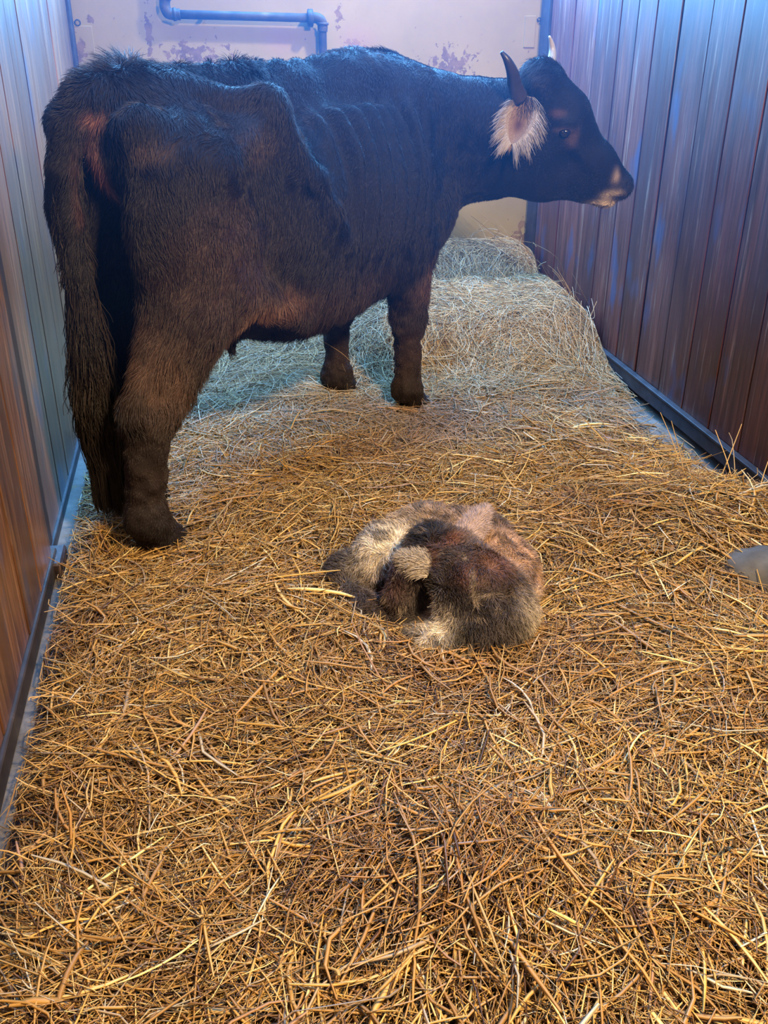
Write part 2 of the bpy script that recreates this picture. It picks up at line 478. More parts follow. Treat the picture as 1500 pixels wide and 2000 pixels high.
# floor and gutter on the right
M_conc, nt, b = new_mat('worn_concrete', 0.75, 0.4)
tc = nd(nt, 'ShaderNodeTexCoord').outputs['Object']
c = ramp(nt, noise(nt, tc, 7, 7, 0.65), [(0.3, (0.06, 0.055, 0.05)), (0.55, (0.15, 0.14, 0.125)), (0.75, (0.25, 0.23, 0.20))])
c = mixc(nt, ramp(nt, noise(nt, tc, 22, 4), [(0.55, K0), (0.7, (0.7, 0.7, 0.7))]), c, (0.17, 0.115, 0.05))
lk(nt, c, b.inputs['Base Color']); bump(nt, b, noise(nt, tc, 40, 6), 0.4, 0.004)
bm = bmesh.new(); box_bm(bm, -1.0, 1.60, -1.2, 5.3, -0.15, 0.0)
box_bm(bm, 1.60, 1.66, -1.2, 5.3, -0.15, -0.07)
fl = bm_obj('floor', bm, M_conc); tag(fl, 'worn concrete stall floor beneath the straw', kind='structure')
bm = bmesh.new(); box_bm(bm, 1.655, 2.3, -1.2, 5.3, -0.15, 0.004, 0.004)
k = bm_obj('trim_1', bm, M_conc); tag(k, 'concrete kerb strip under the right wall beside the gutter', kind='structure')
bm = bmesh.new(); box_bm(bm, 1.585, 1.604, -1.2, 4.9, -0.05, 0.012, 0.002)
k = bm_obj('trim_2', bm, M_steel); tag(k, 'black steel edging of the gutter on the right', kind='structure')

# pipe on the back wall
M_pipe, nt, b = new_mat('painted_pipe', 0.6, 0.25)
tc = nd(nt, 'ShaderNodeTexCoord').outputs['Object']
lk(nt, ramp(nt, noise(nt, tc, 16, 5), [(0.35, (0.030, 0.030, 0.034)), (0.62, (0.060, 0.054, 0.05)), (0.75, (0.13, 0.09, 0.06))]), b.inputs['Base Color'])
YP = YB - 0.055
def pp(px, py): return atY(px, py, YP)
pe = empty('water_pipe', tuple(pp(470, 32))); tag(pe, 'grey iron water pipe with two elbows on the cream back wall', 'pipe')
def pipe_part(name, pts, r, n=1, seg=14):
    P = catmull(pts, 8) if n > 1 else np.array(pts)
    V, Q = tube_arrays(P, r, seg); return link(name, np_mesh(name, V, Q), M_pipe, pe)
up = np.array([0, 0, 1.0])
pipe_part('pipe_run', [pp(345, 28), pp(600, 35)], 0.0195)
pipe_part('pipe_rise', [pp(322, 5) + up*0.9, pp(322, 5)], 0.0195)
pipe_part('pipe_drop', [pp(630, 50), pp(630, 60), pp(630, 95) - up*0.55], 0.0195)
pipe_part('elbow', [pp(322, -2), pp(322, 12), pp(328, 25), pp(340, 28), pp(352, 28)], 0.025, 2)
pipe_part('elbow', [pp(604, 35), pp(617, 35), pp(627, 40), pp(630, 50), pp(630, 62)], 0.024, 2)
pipe_part('coupling', [pp(601, 35), pp(611, 35)], 0.038, 1, 8)
for p, q in ((pp(338, 28), pp(344, 28)), (pp(630, 44), pp(630, 49)), (pp(322, 0), pp(322, -5))): pipe_part('pipe_collar', [p, q], 0.029)
for px, py in ((400, 29), (630, 80)):
    c0 = pp(px, py); V, Q = tube_arrays([c0 + [0, 0.0, 0], c0 + [0, 0.054, 0]], 0.008, 8); link('bracket', np_mesh('bracket', V, Q), M_pipe, pe)

# stone at the right edge
sp = atz(1483, 1135, 0.03)
P = Field(sp - [0.2, 0.2, 0.1], sp + [0.25, 0.2, 0.2], 0.012)
P.ell(sp + [0.0, 0, 0.015], (0.13, 0.10, 0.085), 0.04); P.ell(sp + [0.07, -0.03, 0.0], (0.12, 0.10, 0.09), 0.05); P.ell(sp + [-0.04, 0.04, -0.03], (0.12, 0.09, 0.06), 0.05)
V, Q = P.mesh(); N = vnormals(V, Q); V = V + N * ((vnoise(V, 14, 5) - 0.5) * 0.018 + (vnoise(V, 35, 6) - 0.5) * 0.008)[:, None]
M_st, nt, b = new_mat('grey_stone', 0.8, 0.35)
tc = nd(nt, 'ShaderNodeTexCoord').outputs['Object']
lk(nt, ramp(nt, noise(nt, tc, 12, 6), [(0.3, (0.04, 0.038, 0.032)), (0.6, (0.10, 0.095, 0.08)), (0.8, (0.19, 0.165, 0.11))]), b.inputs['Base Color'])
bump(nt, b, noise(nt, tc, 60, 5), 0.5, 0.003)
st = link('stone', np_mesh('stone', V, Q), M_st); tag(st, 'rounded grey stone half sunk in straw at the right edge', 'stone')

# added blue volume that stands in for veiling glare over the back
def haze(density):
    m = bpy.data.materials.new('glare_haze'); m.use_nodes = True; nt = m.node_tree
    for n in list(nt.nodes):
        if n.type == 'BSDF_PRINCIPLED': nt.nodes.remove(n)
    vs = nd(nt, 'ShaderNodeVolumeScatter'); vs.inputs['Density'].default_value = density; vs.inputs['Anisotropy'].default_value = 0.35
    vs.inputs['Color'].default_value = (0.17, 0.47, 1, 1)
    out = [n for n in nt.nodes if n.type == 'OUTPUT_MATERIAL'][0]; lk(nt, vs.outputs[0], out.inputs['Volume'])
    bm = bmesh.new(); box_bm(bm, -0.49, 1.70, 1.9, 4.55, 0.72, 3.4)
    o = bm_obj('haze', bm, m); tag(o, 'thin bluish haze volume added as veiling glare over the cow', 'haze', kind='stuff')
haze(0.035)
# ------------------------------------------------------------------ bedding and hay
def sstep(a, b, x):
    t = np.clip((x - a) / (b - a), 0, 1); return t * t * (3 - 2 * t)
def hay_h(x, y):
    side = 0.07 + 0.19 * sstep(0.25, 0.85, x)
    h = side * sstep(3.62, 4.30, y + 0.10 * (vnoise(np.stack([x, y, 0*x], -1), 3.0, 3) - 0.5) - 0.25*sstep(0.7, 0.2, x)*0 )
    h = h - 0.10 * np.exp(-((y - 4.66) / 0.10) ** 2) * sstep(0.6, 1.0, x) + 0.08 * sstep(4.65, 4.95, y)
    h = h + 0.05 * np.exp(-(((x - 1.0) / 0.35) ** 2 + ((y - 3.95) / 0.14) ** 2))
    h = h * (1 - 0.22 * sstep(1.62, 1.74, x))
    h = h + 0.10 * np.exp(-(((x - 1.52) / 0.26) ** 2 + ((y - 3.98) / 0.17) ** 2)) + 0.07 * np.exp(-(((x - 1.30) / 0.30) ** 2 + ((y - 3.72) / 0.14) ** 2))
    h = h + (vnoise(np.stack([x, y, 0*x], -1), 6.0, 4) - 0.5) * 0.05 * sstep(3.6, 3.9, y)
    return h
def bed_h(x, y):
    P = np.stack([x, y, 0 * x], -1)
    h = 0.010 + 0.045 * vnoise(P, 2.2, 7) + 0.03 * vnoise(P, 6.0, 8)
    h = h + 0.05 * np.exp(-(((x - 0.35) / 0.25) ** 2 + ((y - 1.15) / 0.2) ** 2))
    h = h + 0.09 * np.exp(-(((x - 1.45) / 0.22) ** 2 + ((y - 2.35) / 0.20) ** 2))
    # trodden down under hooves and calf
    for (cx, cy, r) in ((-0.20, 2.53, 0.13), (0.77, 3.53, 0.12), (0.53, 3.70, 0.12), (-0.24, 2.85, 0.12)):
        h = h * (1 - 0.92 * np.exp(-(((x - cx) / r) ** 2 + ((y - cy) / r) ** 2)))
    h = h * (1 - 0.7 * np.exp(-(((x - 0.53) / 0.25) ** 2 + ((y - 2.1) / 0.22) ** 2)))
    e = sstep(-0.455, -0.34, x + 0.03 * (vnoise(P, 5.0, 9) - 0.5)) * (1 - sstep(1.50, 1.58, x) * sstep(2.42, 2.60, y))
    return h * e + 0.0
def sheet(hf, x0, x1, y0, y1, step, skirt=None):
    nx = int((x1 - x0) / step) + 1; ny = int((y1 - y0) / step) + 1
    X, Y = np.meshgrid(np.linspace(x0, x1, nx), np.linspace(y0, y1, ny), indexing='ij')
    V = np.stack([X, Y, hf(X, Y)], -1).reshape(-1, 3)
    i = np.arange(nx * ny).reshape(nx, ny)
    Q = np.stack([i[:-1, :-1], i[1:, :-1], i[1:, 1:], i[:-1, 1:]], -1).reshape(-1, 4)
    return V, Q

def in_view(x, y, m=150):
    q = (np.stack([x, y, 0*x], -1) - CAMP) @ RM
    px = q[:, 0] / q[:, 2] * F_PX + 750; py = q[:, 1] / q[:, 2] * F_PX + 1000
    return (q[:, 2] > 0.05) & (px > -m) & (px < 1500 + m) & (py < 2000 + m)

def strands(N, hf, xr, yr, len_mu, len_sg, w_mu, lift, hbase, hspread, nseg, prof, seed, outside=0.35, keep=None):
    g = np.random.default_rng(seed)
    x = g.uniform(*xr, N * 2); y = g.uniform(*yr, N * 2)
    ok = in_view(x, y) | (g.random(N * 2) < outside)
    if keep is not None: ok &= keep(x, y, g)
    x = x[ok][:N]; y = y[ok][:N]; n = len(x)
    P2 = np.stack([x, y, 0*x], -1)
    # clumped directions: a slowly turning field plus scatter
    az = vnoise(P2, 1.7, 21) * 6.3 * 1.3 + g.normal(0, 0.75, n)
    rnd = g.random(n) < 0.35; az[rnd] = g.uniform(0, 6.283, rnd.sum())
    L = np.clip(np.exp(g.normal(math.log(len_mu), len_sg, n)), 0.012, 0.36)
    pit = g.normal(0.0, lift, n)
    up = g.random(n) < 0.035; pit[up] = g.uniform(0.25, 1.0, up.sum())
    dz = hbase + hspread * g.random(n) ** 1.3
    c = np.stack([x, y, hf(x, y) + dz], -1)
    d = np.stack([np.cos(az) * np.cos(pit), np.sin(az) * np.cos(pit), np.sin(pit)], -1)
    s = np.stack([-np.sin(az), np.cos(az), 0 * az], -1)
    bend = g.normal(0, 0.10, n); bz = -np.abs(g.normal(0, 0.05, n)); kink = g.normal(0, 0.10, n) * (g.random(n) < 0.35)
    kp = g.uniform(0.3, 0.7, n)
    m = nseg + 1
    t = np.linspace(-0.5, 0.5, m)[None, :]
    off = bend[:, None] * (t * t * 4 - 0.4) + kink[:, None] * np.abs(t + 0.5 - kp[:, None]) * 2
    zz = bz[:, None] * (t * t * 4)
    C = c[:, None] + L[:, None, None] * (t[..., None] * d[:, None] + off[..., None] * s[:, None])
    C[..., 2] += L[:, None] * zz
    C[..., 0] = np.clip(C[..., 0], -0.468, 1.700)
    # keep the strands from diving far below the surface under their ends
    gz = hf(C[..., 0], C[..., 1]); C[..., 2] = np.maximum(C[..., 2], gz + 0.001 + 0.5 * dz[:, None] * 0.5)
    w = w_mu * np.exp(g.normal(0, 0.33, n)) / 2
    th = w * g.uniform(0.35, 0.7, n)
    roll = g.uniform(-0.7, 0.7, n)
    nrm = np.cross(d, s)
    A = np.cos(roll)[:, None] * s + np.sin(roll)[:, None] * nrm
    B = -np.sin(roll)[:, None] * s + np.cos(roll)[:, None] * nrm
    taper = np.where(np.abs(t) > 0.49, 0.55, 1.0)
    ring = []
    for k in range(prof):
        a = 2 * math.pi * k / prof + math.pi / 2
        ring.append(C + (w[:, None] * taper)[..., None] * math.cos(a) * A[:, None] + (th[:, None] * taper)[..., None] * math.sin(a) * B[:, None])
    V = np.stack(ring, 2).reshape(-1, 3)           # n, m, prof
    base = (np.arange(n) * m * prof)[:, None, None]
    i = np.arange(nseg)[None, :, None] * prof; k = np.arange(prof)[None, None, :]; k2 = (k + 1) % prof
    Q = np.stack([base + i + k, base + i + k2, base + i + prof + k2, base + i + prof + k], -1).reshape(-1, 4)
    return V, Q, n, m * prof, x, y, dz

def straw_cols(n, x, y, dz, seed, hay=0.0, spread=0.04):
    g = np.random.default_rng(seed)
    pal = np.array([(0.62, 0.37, 0.095), (0.47, 0.255, 0.06), (0.30, 0.15, 0.04), (0.13, 0.062, 0.022), (0.78, 0.55, 0.20), (0.66, 0.57, 0.38), (0.40, 0.29, 0.16)])
    k = g.choice(7, n, p=[0.25, 0.25, 0.18, 0.12, 0.11, 0.04, 0.05])
    c = pal[k] * np.exp(g.normal(0, 0.16, n))[:, None]
    low = np.clip(1 - dz / spread, 0, 1)          # strands lower in the layer are darker
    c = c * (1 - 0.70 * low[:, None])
    P2 = np.stack([x, y, 0*x], -1)
    # cool back light put into the colour: litter greyer towards the hay
    gr = sstep(2.7, 3.5, y + 0.8 * (vnoise(P2, 2.5, 31) - 0.5)) * 0.75
    grey = np.array([(0.33, 0.24, 0.14)]) * np.exp(g.normal(0, 0.25, n))[:, None]
    c = c * (1 - gr[:, None]) + grey * gr[:, None]
    br = sstep(0.55, 0.75, vnoise(P2, 3.2, 33)) * 0.5  # damp trampled spots
    return np.clip(c * (1 - br[:, None]) + c * np.array([0.55, 0.42, 0.40]) * br[:, None], 0, 1)

calf_c = np.array([0.53, 2.10])
def keep_straw(x, y, g):
    r = np.hypot((x - calf_c[0]) / 0.27, (y - calf_c[1] - 0.02) / 0.26)
    e = (x > -0.415 - 0.05 * g.random(len(x)) ** 3) | (g.random(len(x)) < 0.10)
    r2 = ~((x > 1.54) & (y > 2.55)) | (g.random(len(x)) < 0.06)
    hay = (y < 3.75 + 0.2 * (g.random(len(x)) - 0.5)) 
    return (r > 0.9) & e & r2 & hay
M_straw, nt, b = attr_mat('straw', 'hue', 0.42, 0.5)
M_hay, nt, b = attr_mat('hay', 'hue', 0.6, 0.3)

def build_bedding(q=1.0):
    parts = []; cols = []
    V, Q = sheet(bed_h, -0.47, 1.585, 0.45, 4.4, 0.02)
    x, y = V[:, 0], V[:, 1]
    cc = np.array([[0.040, 0.019, 0.010]]) * (0.6 + 0.9 * vnoise(V, 30, 2))[:, None]
    parts.append((V, Q)); cols.append(cc)
    for (N, lm, ls, w, lift, hb, hs, ns, pr, sd, outw) in (
            (26000, 0.085, 0.45, 0.0037, 0.16, 0.000, 0.020, 2, 3, 1, 0.25),
            (30000, 0.12, 0.50, 0.0040, 0.13, 0.010, 0.026, 3, 3, 2, 0.25),
            (46000, 0.035, 0.45, 0.0036, 0.35, 0.004, 0.036, 1, 3, 3, 0.15),
            (28000, 0.07, 0.5, 0.0021, 0.22, 0.010, 0.034, 2, 3, 5, 0.15),
            (4200, 0.17, 0.30, 0.0047, 0.10, 0.026, 0.018, 4, 4, 4, 0.3)):
        V, Q, n, m, x, y, dz = strands(int(N * q), bed_h, (-0.50, 1.72), (0.55, 4.0), lm, ls, w, lift, hb, hs, ns, pr, sd, outw, keep_straw)
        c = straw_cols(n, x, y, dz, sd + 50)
        if sd == 4: c = np.maximum(c, np.array([[0.36, 0.20, 0.06]]) * (0.8 + 0.4 * rng.random(n))[:, None])
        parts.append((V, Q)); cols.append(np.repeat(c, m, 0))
    # loose stalks standing up against the right wall and hanging over the left rail
    g = np.random.default_rng(77)
    stalks = []
    for _ in range(16):
        p = np.array([g.uniform(1.40, 1.66), g.uniform(2.32, 2.62), 0.06]); a = g.uniform(-0.4, 2.0); L = g.uniform(0.14, 0.32); e = g.uniform(0.35, 1.15)
        d = np.array([math.cos(a) * math.cos(e), math.sin(a) * math.cos(e), math.sin(e)]); s = np.array([-d[1], d[0], 0]) * g.normal(0, 0.12)
        stalks.append([p, p + d * L * 0.5 + s * L, p + d * L + s * L * 1.6 + [0, 0, -0.03]])
    for _ in range(12):
        p = np.array([g.uniform(-0.40, -0.30), g.uniform(1.3, 2.4), 0.05]); L = g.uniform(0.10, 0.17)
        d = np.array([-0.8, g.uniform(-0.7, 0.7), g.uniform(0.1, 0.5)]); d /= np.linalg.norm(d)
        stalks.append([p, p + d * L * 0.5 + [0, 0, 0.015], p + d * L])
    for st_ in stalks:
        P = catmull(st_, 4); P[:, 0] = np.clip(P[:, 0], -0.468, 1.70); V, Q = tube_arrays(P, np.linspace(0.0023, 0.0013, len(P)) * g.uniform(0.7, 1.2), 4, False)
        parts.append((V, Q)); cols.append(np.repeat(np.array([[0.58, 0.35, 0.11]]) * g.uniform(0.6, 1.2), len(V), 0))
    V, Q = join_arrays(parts)
    me = np_mesh('straw_bedding', V, Q, False); color_attr(me, 'hue', np.concatenate(cols))
    o = link('straw_bedding', me, M_straw)
    tag(o, 'deep golden straw litter covering the stall floor', 'straw', kind='stuff')
    print('bedding tris', len(Q) * 2)

def build_hay(q=1.0):
    V, Q = sheet(lambda x, y: np.maximum(hay_h(x, y), -0.02), -0.49, 1.71, 3.55, 5.075, 0.025)
    he = empty('hay_heap', (1.2, 4.3, 0.0)); tag(he, 'heap of fine grey-gold hay behind the cow against the right wall', 'hay', kind='stuff')
    me = np_mesh('hay_core', V, Q, True); color_attr(me, 'hue', np.array([[0.05, 0.035, 0.022]]) * (0.6 + 0.8 * vnoise(V, 40, 3))[:, None])
    k = link('hay_core', me, M_hay, he); tag(k, kind='stuff')
    g = np.random.default_rng(5); N = int(42000 * q)
    x = g.uniform(-0.5, 1.72, N * 2); y = g.uniform(3.52, 5.05, N * 2)
    w = sstep(0.2, 0.9, x) * 0.7 + 0.3
    # a lick of loose hay running down towards the front right
    ok = (g.random(N * 2) < w); x = x[ok][:N]; y = y[ok][:N]
    N = len(x)
    y2 = y.copy()
    P2 = np.stack([x, y, 0*x], -1)
    az = vnoise(P2, 2.3, 41) * 6.3 + g.normal(0, 0.55, N)
    r = g.random(N) < 0.25; az[r] = g.uniform(0, 6.28, r.sum())
    L = np.clip(np.exp(g.normal(math.log(0.16), 0.4, N)), 0.05, 0.4)
    pit = g.normal(0.0, 0.16, N); u = g.random(N) < 0.012; pit[u] = g.uniform(0.3, 0.8, u.sum())
    dz = 0.05 * g.random(N) ** 1.6
    npt = 6
    t = np.linspace(-0.5, 0.5, npt)[None, :]
    d = np.stack([np.cos(az) * np.cos(pit), np.sin(az) * np.cos(pit), np.sin(pit)], -1); s = np.stack([-np.sin(az), np.cos(az), 0*az], -1)
    bend = g.normal(0, 0.42, N)
    c = np.stack([x, y, 0*x], -1)
    C = c[:, None] + L[:, None, None] * (t[..., None] * d[:, None] + (bend[:, None] * (4*t*t - 0.4) * 0.5)[..., None] * s[:, None])
    C[..., 0] = np.clip(C[..., 0], -0.50, 1.71); C[..., 1] = np.minimum(C[..., 1], 5.06)
    gz = np.maximum(hay_h(C[..., 0], C[..., 1]), bed_h(C[..., 0], np.minimum(C[..., 1], 4.2)))
    C[..., 2] = gz + dz[:, None] + 0.004 + np.where(u[:, None], (t + 0.5) * np.sin(pit)[:, None] * L[:, None], (t * np.sin(pit)[:, None] * L[:, None]) * 0.3)
    C[..., 2] = np.maximum(C[..., 2], 0.01)
    pal = np.array([(0.46, 0.31, 0.14), (0.34, 0.22, 0.10), (0.56, 0.43, 0.26), (0.16, 0.10, 0.05), (0.38, 0.34, 0.25)])
    col = pal[g.choice(5, N, p=[0.3, 0.25, 0.18, 0.15, 0.12])] * np.exp(g.normal(0, 0.2, N))[:, None]
    cu = bpy.data.hair_curves.new('hay_stalks'); cu.add_curves([npt] * N)
    cu.attributes['position'].data.foreach_set('vector', np.ascontiguousarray(C, np.float32).ravel())
    ra = cu.attributes.get('radius') or cu.attributes.new('radius', 'FLOAT', 'POINT')
    ra.data.foreach_set('value', np.repeat(g.uniform(0.0005, 0.0012, N), npt).astype(np.float32))
    ca = cu.attributes.new('hue', 'FLOAT_COLOR', 'CURVE'); c4 = np.ones((N, 4), np.float32); c4[:, :3] = np.clip(col, 0, 1); ca.data.foreach_set('color', c4.ravel())
    cu.materials.append(M_hay)
    o = bpy.data.objects.new('hay_stalks', cu); COL.objects.link(o); adopt(o, he); tag(o, kind='stuff')
build_bedding(QUAL); build_hay(QUAL)
# ------------------------------------------------------------------ the cow
COW_O = np.array([-0.319, 2.635, 0.0]); COW_A = math.radians(45.3)
cF = np.array([math.cos(COW_A), math.sin(COW_A), 0]); cL = np.array([-math.sin(COW_A), math.cos(COW_A), 0]); cZ = np.array([0, 0, 1.0])
def to_cow(P):
    d = np.asarray(P) - COW_O
    return np.stack([d @ cF, d @ cL, d[..., 2]], -1)
def from_cow(P):
    P = np.asarray(P)
    return COW_O + P[..., 0:1] * cF + P[..., 1:2] * cL + P[..., 2:3] * cZ

# head frame: the cow looks round to the right, so the face points along +X of the stall
HD = math.radians(-16)
hf = np.array([math.cos(HD), math.sin(HD), 0])          # facing direction, level
hl = np.array([-math.sin(HD), math.cos(HD), 0])         # to the cow's left
hl = hl * math.cos(0.30) + np.array([0, 0, 1]) * math.sin(0.30)   # head cocked a little: far side higher
hn = np.cross(hf, hl); hn = hn / np.linalg.norm(hn)
H0 = atY(1100, 250, 3.56)
def HP(px, py, off=0.0):
    """point of the head's mid plane behind a pixel, moved sideways to the cow's left by off; cow frame"""
    d = rayd(px, py); n = hl
    t = ((H0 - CAMP) @ n) / (d @ n)
    return to_cow(CAMP + d * t + hl * off)
def dvec(v):
    v = np.asarray(v); return np.array([v @ cF, v @ cL, v[2]])
hF, hL, hZ = dvec(hf), dvec(hl), dvec(hn)
S2 = (-1, 1)

def CP(px, py, y=0.0):
    """point behind a pixel on the upright plane y = const of the cow's own frame"""
    d = rayd(px, py)
    t = (y - (CAMP - COW_O) @ cL) / (d @ cL)
    return to_cow(CAMP + d * t)
TAIL = [(0.17, 0.0, 1.265), (0.09, 0.015, 1.25), (0.035, 0.04, 1.19), (0.012, 0.05, 1.08), (0.005, 0.045, 0.95), (0.0, 0.035, 0.82), (0.0, 0.03, 0.62), (-0.01, 0.03, 0.45)]
RIBX = []
def build_cow(h=0.011):
    f = Field((-0.30, -0.85, -0.03), (2.30, 0.50, 1.52), h)
    # trunk
    f.ell((0.95, 0, 0.86), (0.56, 0.295, 0.36), 0.05)
    f.ell((0.86, 0, 0.70), (0.46, 0.25, 0.235), 0.10)
    f.ell((1.30, 0, 0.86), (0.32, 0.22, 0.36), 0.10)
    f.cap((0.22, 0, 1.225), (1.20, 0, 1.235), 0.07, 0.07, 0.10)
    f.cap((1.15, 0, 1.22), (1.40, 0, 1.22), 0.10, 0.08, 0.10)
    f.ell((0.30, 0, 1.11), (0.24, 0.20, 0.165), 0.08)
    f.ell((0.20, 0, 1.225), (0.12, 0.07, 0.07), 0.08)
    for i in range(9):
        f.ell((0.42 + i*0.10, 0, 1.295), (0.028, 0.018, 0.022), 0.04)      # spine knobs
    for s in S2:
        f.ell((0.50, s*0.235, 1.215), (0.045, 0.032, 0.036), 0.05)          # hook bone
        f.ell((0.115, s*0.135, 1.19), (0.055, 0.05, 0.045), 0.035)          # pin bone
        f.cap((0.50, s*0.22, 1.20), (0.27, s*0.205, 1.07), 0.05, 0.08, 0.08)
        f.cap((0.115, s*0.13, 1.15), (0.27, s*0.20, 1.06), 0.05, 0.08, 0.06)
        f.ell((0.27, s*0.225, 1.085), (0.06, 0.055, 0.06), 0.04)
        f.cap((0.50, s*0.225, 1.21), (0.33, s*0.07, 1.265), 0.028, 0.035, 0.05)
        f.cap((0.50, s*0.22, 1.17), (0.62, s*0.08, 1.20), 0.03, 0.05, 0.08)
        f.cap((0.50, s*0.24, 1.20), (0.62, s*0.295, 1.02), 0.028, 0.024, 0.05)
        f.cap((0.62, s*0.295, 1.02), (0.70, s*0.30, 0.91), 0.024, 0.015, 0.05)
        f.cap((0.70, s*0.30, 0.91), (0.79, s*0.292, 0.80), 0.015, 0.002, 0.05)
        f.ell((0.56, s*0.17, 0.97), (0.17, 0.105, 0.24), 0.06)
        f.ell((0.68, s*0.19, 0.86), (0.16, 0.108, 0.17), 0.06)
        f.ell((0.33, s*0.245, 1.225), (0.11, 0.07, 0.05), 0.07, cut=True)
        f.ell((0.68, s*0.19, 1.235), (0.09, 0.07, 0.045), 0.06, cut=True)
        # shoulder
        f.ell((1.40, s*0.17, 0.96), (0.15, 0.08, 0.29), 0.10)
        f.ell((1.52, s*0.15, 0.80), (0.10, 0.08, 0.12), 0.09)
        f.cap((1.34, s*0.13, 1.22), (1.50, s*0.17, 0.84), 0.03, 0.045, 0.08)
    # hind legs
    for s, dx, hx, hy in ((-1, 0.0, -0.03, -0.15), (1, 0.10, 0.13, 0.09)):
        y = s*0.165 if s < 0 else 0.145
        f.ell((0.25, y, 0.93), (0.21, 0.115, 0.27), 0.07)
        f.cap((0.20, y, 0.98), (0.18+dx/2, y, 0.74), 0.125, 0.115, 0.06, flat=((0, 1, 0), 0.8))
        f.cap((0.38, y, 0.86), (0.38+dx/2, y*1.05, 0.74), 0.09, 0.08, 0.08, flat=((0, 1, 0), 0.8))
        ky = -0.155 if s < 0 else 0.10
        f.cap((0.30+dx/2, y, 0.74), (0.06+dx, ky, 0.46), 0.105, 0.066, 0.06)
        f.cap((0.14+dx/2, y, 0.72), (-0.015+dx, ky, 0.50), 0.08, 0.035, 0.05)
        f.ell((0.015+dx, ky, 0.45), (0.07, 0.055, 0.08), 0.03)
        f.cap((0.02+dx, ky, 0.44), (hx, hy, 0.16), 0.060, 0.052, 0.04)
        f.ell((hx+0.01, hy, 0.14), (0.062, 0.058, 0.06), 0.03)
        f.cap((hx+0.01, hy, 0.12), (hx+0.07, hy, 0.04), 0.055, 0.064, 0.03)
    # belly fold and udder
    for s in S2:
        f.cap((0.34, s*0.20, 0.74), (0.62, s*0.23, 0.60), 0.045, 0.03, 0.08)
    f.ell((0.42, 0, 0.63), (0.17, 0.12, 0.12), 0.06)
    for sx in (0.38, 0.47):
        for s in S2: f.cap((sx, s*0.055, 0.54), (sx, s*0.06, 0.49), 0.018, 0.012, 0.03)
    # front legs
    for s, hx, hy in ((-1, 1.35, -0.155), (1, 1.33, 0.175)):
        sh = np.array((1.42, s*0.16, 0.80)); el = np.array((1.25, s*0.17, 0.66)); kn = np.array((hx+0.01, hy, 0.40)); fe = np.array((hx, hy, 0.13))
        f.cap(sh, el, 0.11, 0.10, 0.07, flat=((0, 1, 0), 0.8))
        f.cap((1.30, s*0.165, 0.72), (kn+(0, 0, 0.12)), 0.125, 0.074, 0.05, flat=((0, 1, 0), 0.8))
        f.cap(kn+(0, 0, 0.12), kn, 0.074, 0.060, 0.03)
        f.ell(kn, (0.064, 0.060, 0.07), 0.03)
        f.cap(kn, fe, 0.052, 0.046, 0.03)
        f.ell(fe, (0.056, 0.055, 0.055), 0.03)
        f.cap(fe, fe+(0.05, -0.01*0, -0.09), 0.052, 0.060, 0.03)
    # neck
    n0 = np.array((1.42, 0.0, 1.02)); n1 = np.array((1.60, -0.06, 0.99)); n2 = HP(960, 285, 0.0)
    f.cap(n0, n1, 0.21, 0.185, 0.12, flat=(np.array([0.2, 1, 0]), 0.7))
    f.cap(n1, n2, 0.185, 0.165, 0.10, flat=(hL, 0.7))
    f.cap(n2, HP(1040, 270), 0.165, 0.13, 0.10, flat=(hL, 0.7))
    f.cap((1.30, 0, 1.20), HP(985, 228), 0.09, 0.09, 0.12)
    f.ell((1.58, 0, 0.76), (0.15, 0.11, 0.18), 0.10)
    f.ell((1.66, -0.01, 0.80), (0.11, 0.09, 0.15), 0.10)
    # head
    f.cap(HP(1062, 172), HP(1100, 225), 0.080, 0.085, 0.05, flat=(hL, 0.95))
    f.ell(HP(1055, 148), (0.062, 0.09, 0.05), 0.04, axes=(hF, hL, hZ))
    f.cap(HP(1100, 225), HP(1165, 310), 0.085, 0.058, 0.05, flat=(hL, 0.85))
    f.cap(HP(1165, 310), HP(1206, 358), 0.058, 0.050, 0.04)
    for s in S2:
        f.ell(HP(1052, 320, s*0.045), (0.115, 0.035, 0.125), 0.05, axes=(hF, hL, hZ))   # cheek
        f.ell(HP(1106, 222, s*0.084), (0.038, 0.020, 0.022), 0.03, axes=(hF, hL, hZ))   # brow
        f.cap(HP(1112, 262, s*0.070), HP(1165, 330, s*0.045), 0.012, 0.008, 0.03)       # cheek bone line
    f.cap(HP(1060, 345), HP(1165, 383), 0.075, 0.034, 0.05, flat=(hL, 0.75))       # lower jaw
    f.cap(HP(1120, 330), HP(1185, 368), 0.065, 0.045, 0.04, flat=(hL, 0.85))
    f.ell(HP(1180, 390), (0.042, 0.036, 0.020), 0.02, axes=(hF, hL, hZ))           # lower lip
    f.ell(HP(1214, 362), (0.040, 0.052, 0.045), 0.02, axes=(hF, hL, hZ))           # muzzle
    for s in S2:
        f.ell(HP(1228, 354, s*0.038), (0.014, 0.016, 0.011), 0.010, axes=(hF, hL, hZ), cut=True)   # nostril
        f.ell(HP(1101, 240, s*0.098), (0.022, 0.014, 0.014), 0.012, axes=(hF, hL, hZ), cut=True)   # eye socket
    f.cap(HP(1216, 388, -0.05), HP(1165, 386, -0.05), 0.006, 0.006, 0.01, cut=True)
    # tail
    f.path(TAIL[:3], [0.05, 0.05, 0.046], 0.03)
    f.path(TAIL[2:], [0.046, 0.040, 0.034, 0.028, 0.020, 0.012], 0.012)
    V, Q = f.mesh()
    V = smooth_verts(V, Q, 1, 0.4)
    N = vnormals(V, Q)
    # ribs stand out softly along the barrel
    x, y, z = V.T
    ph = (x - 0.84 - 0.22 * (z - 0.95) + 0.35 * (z - 0.95) ** 2 * 0) / 0.078
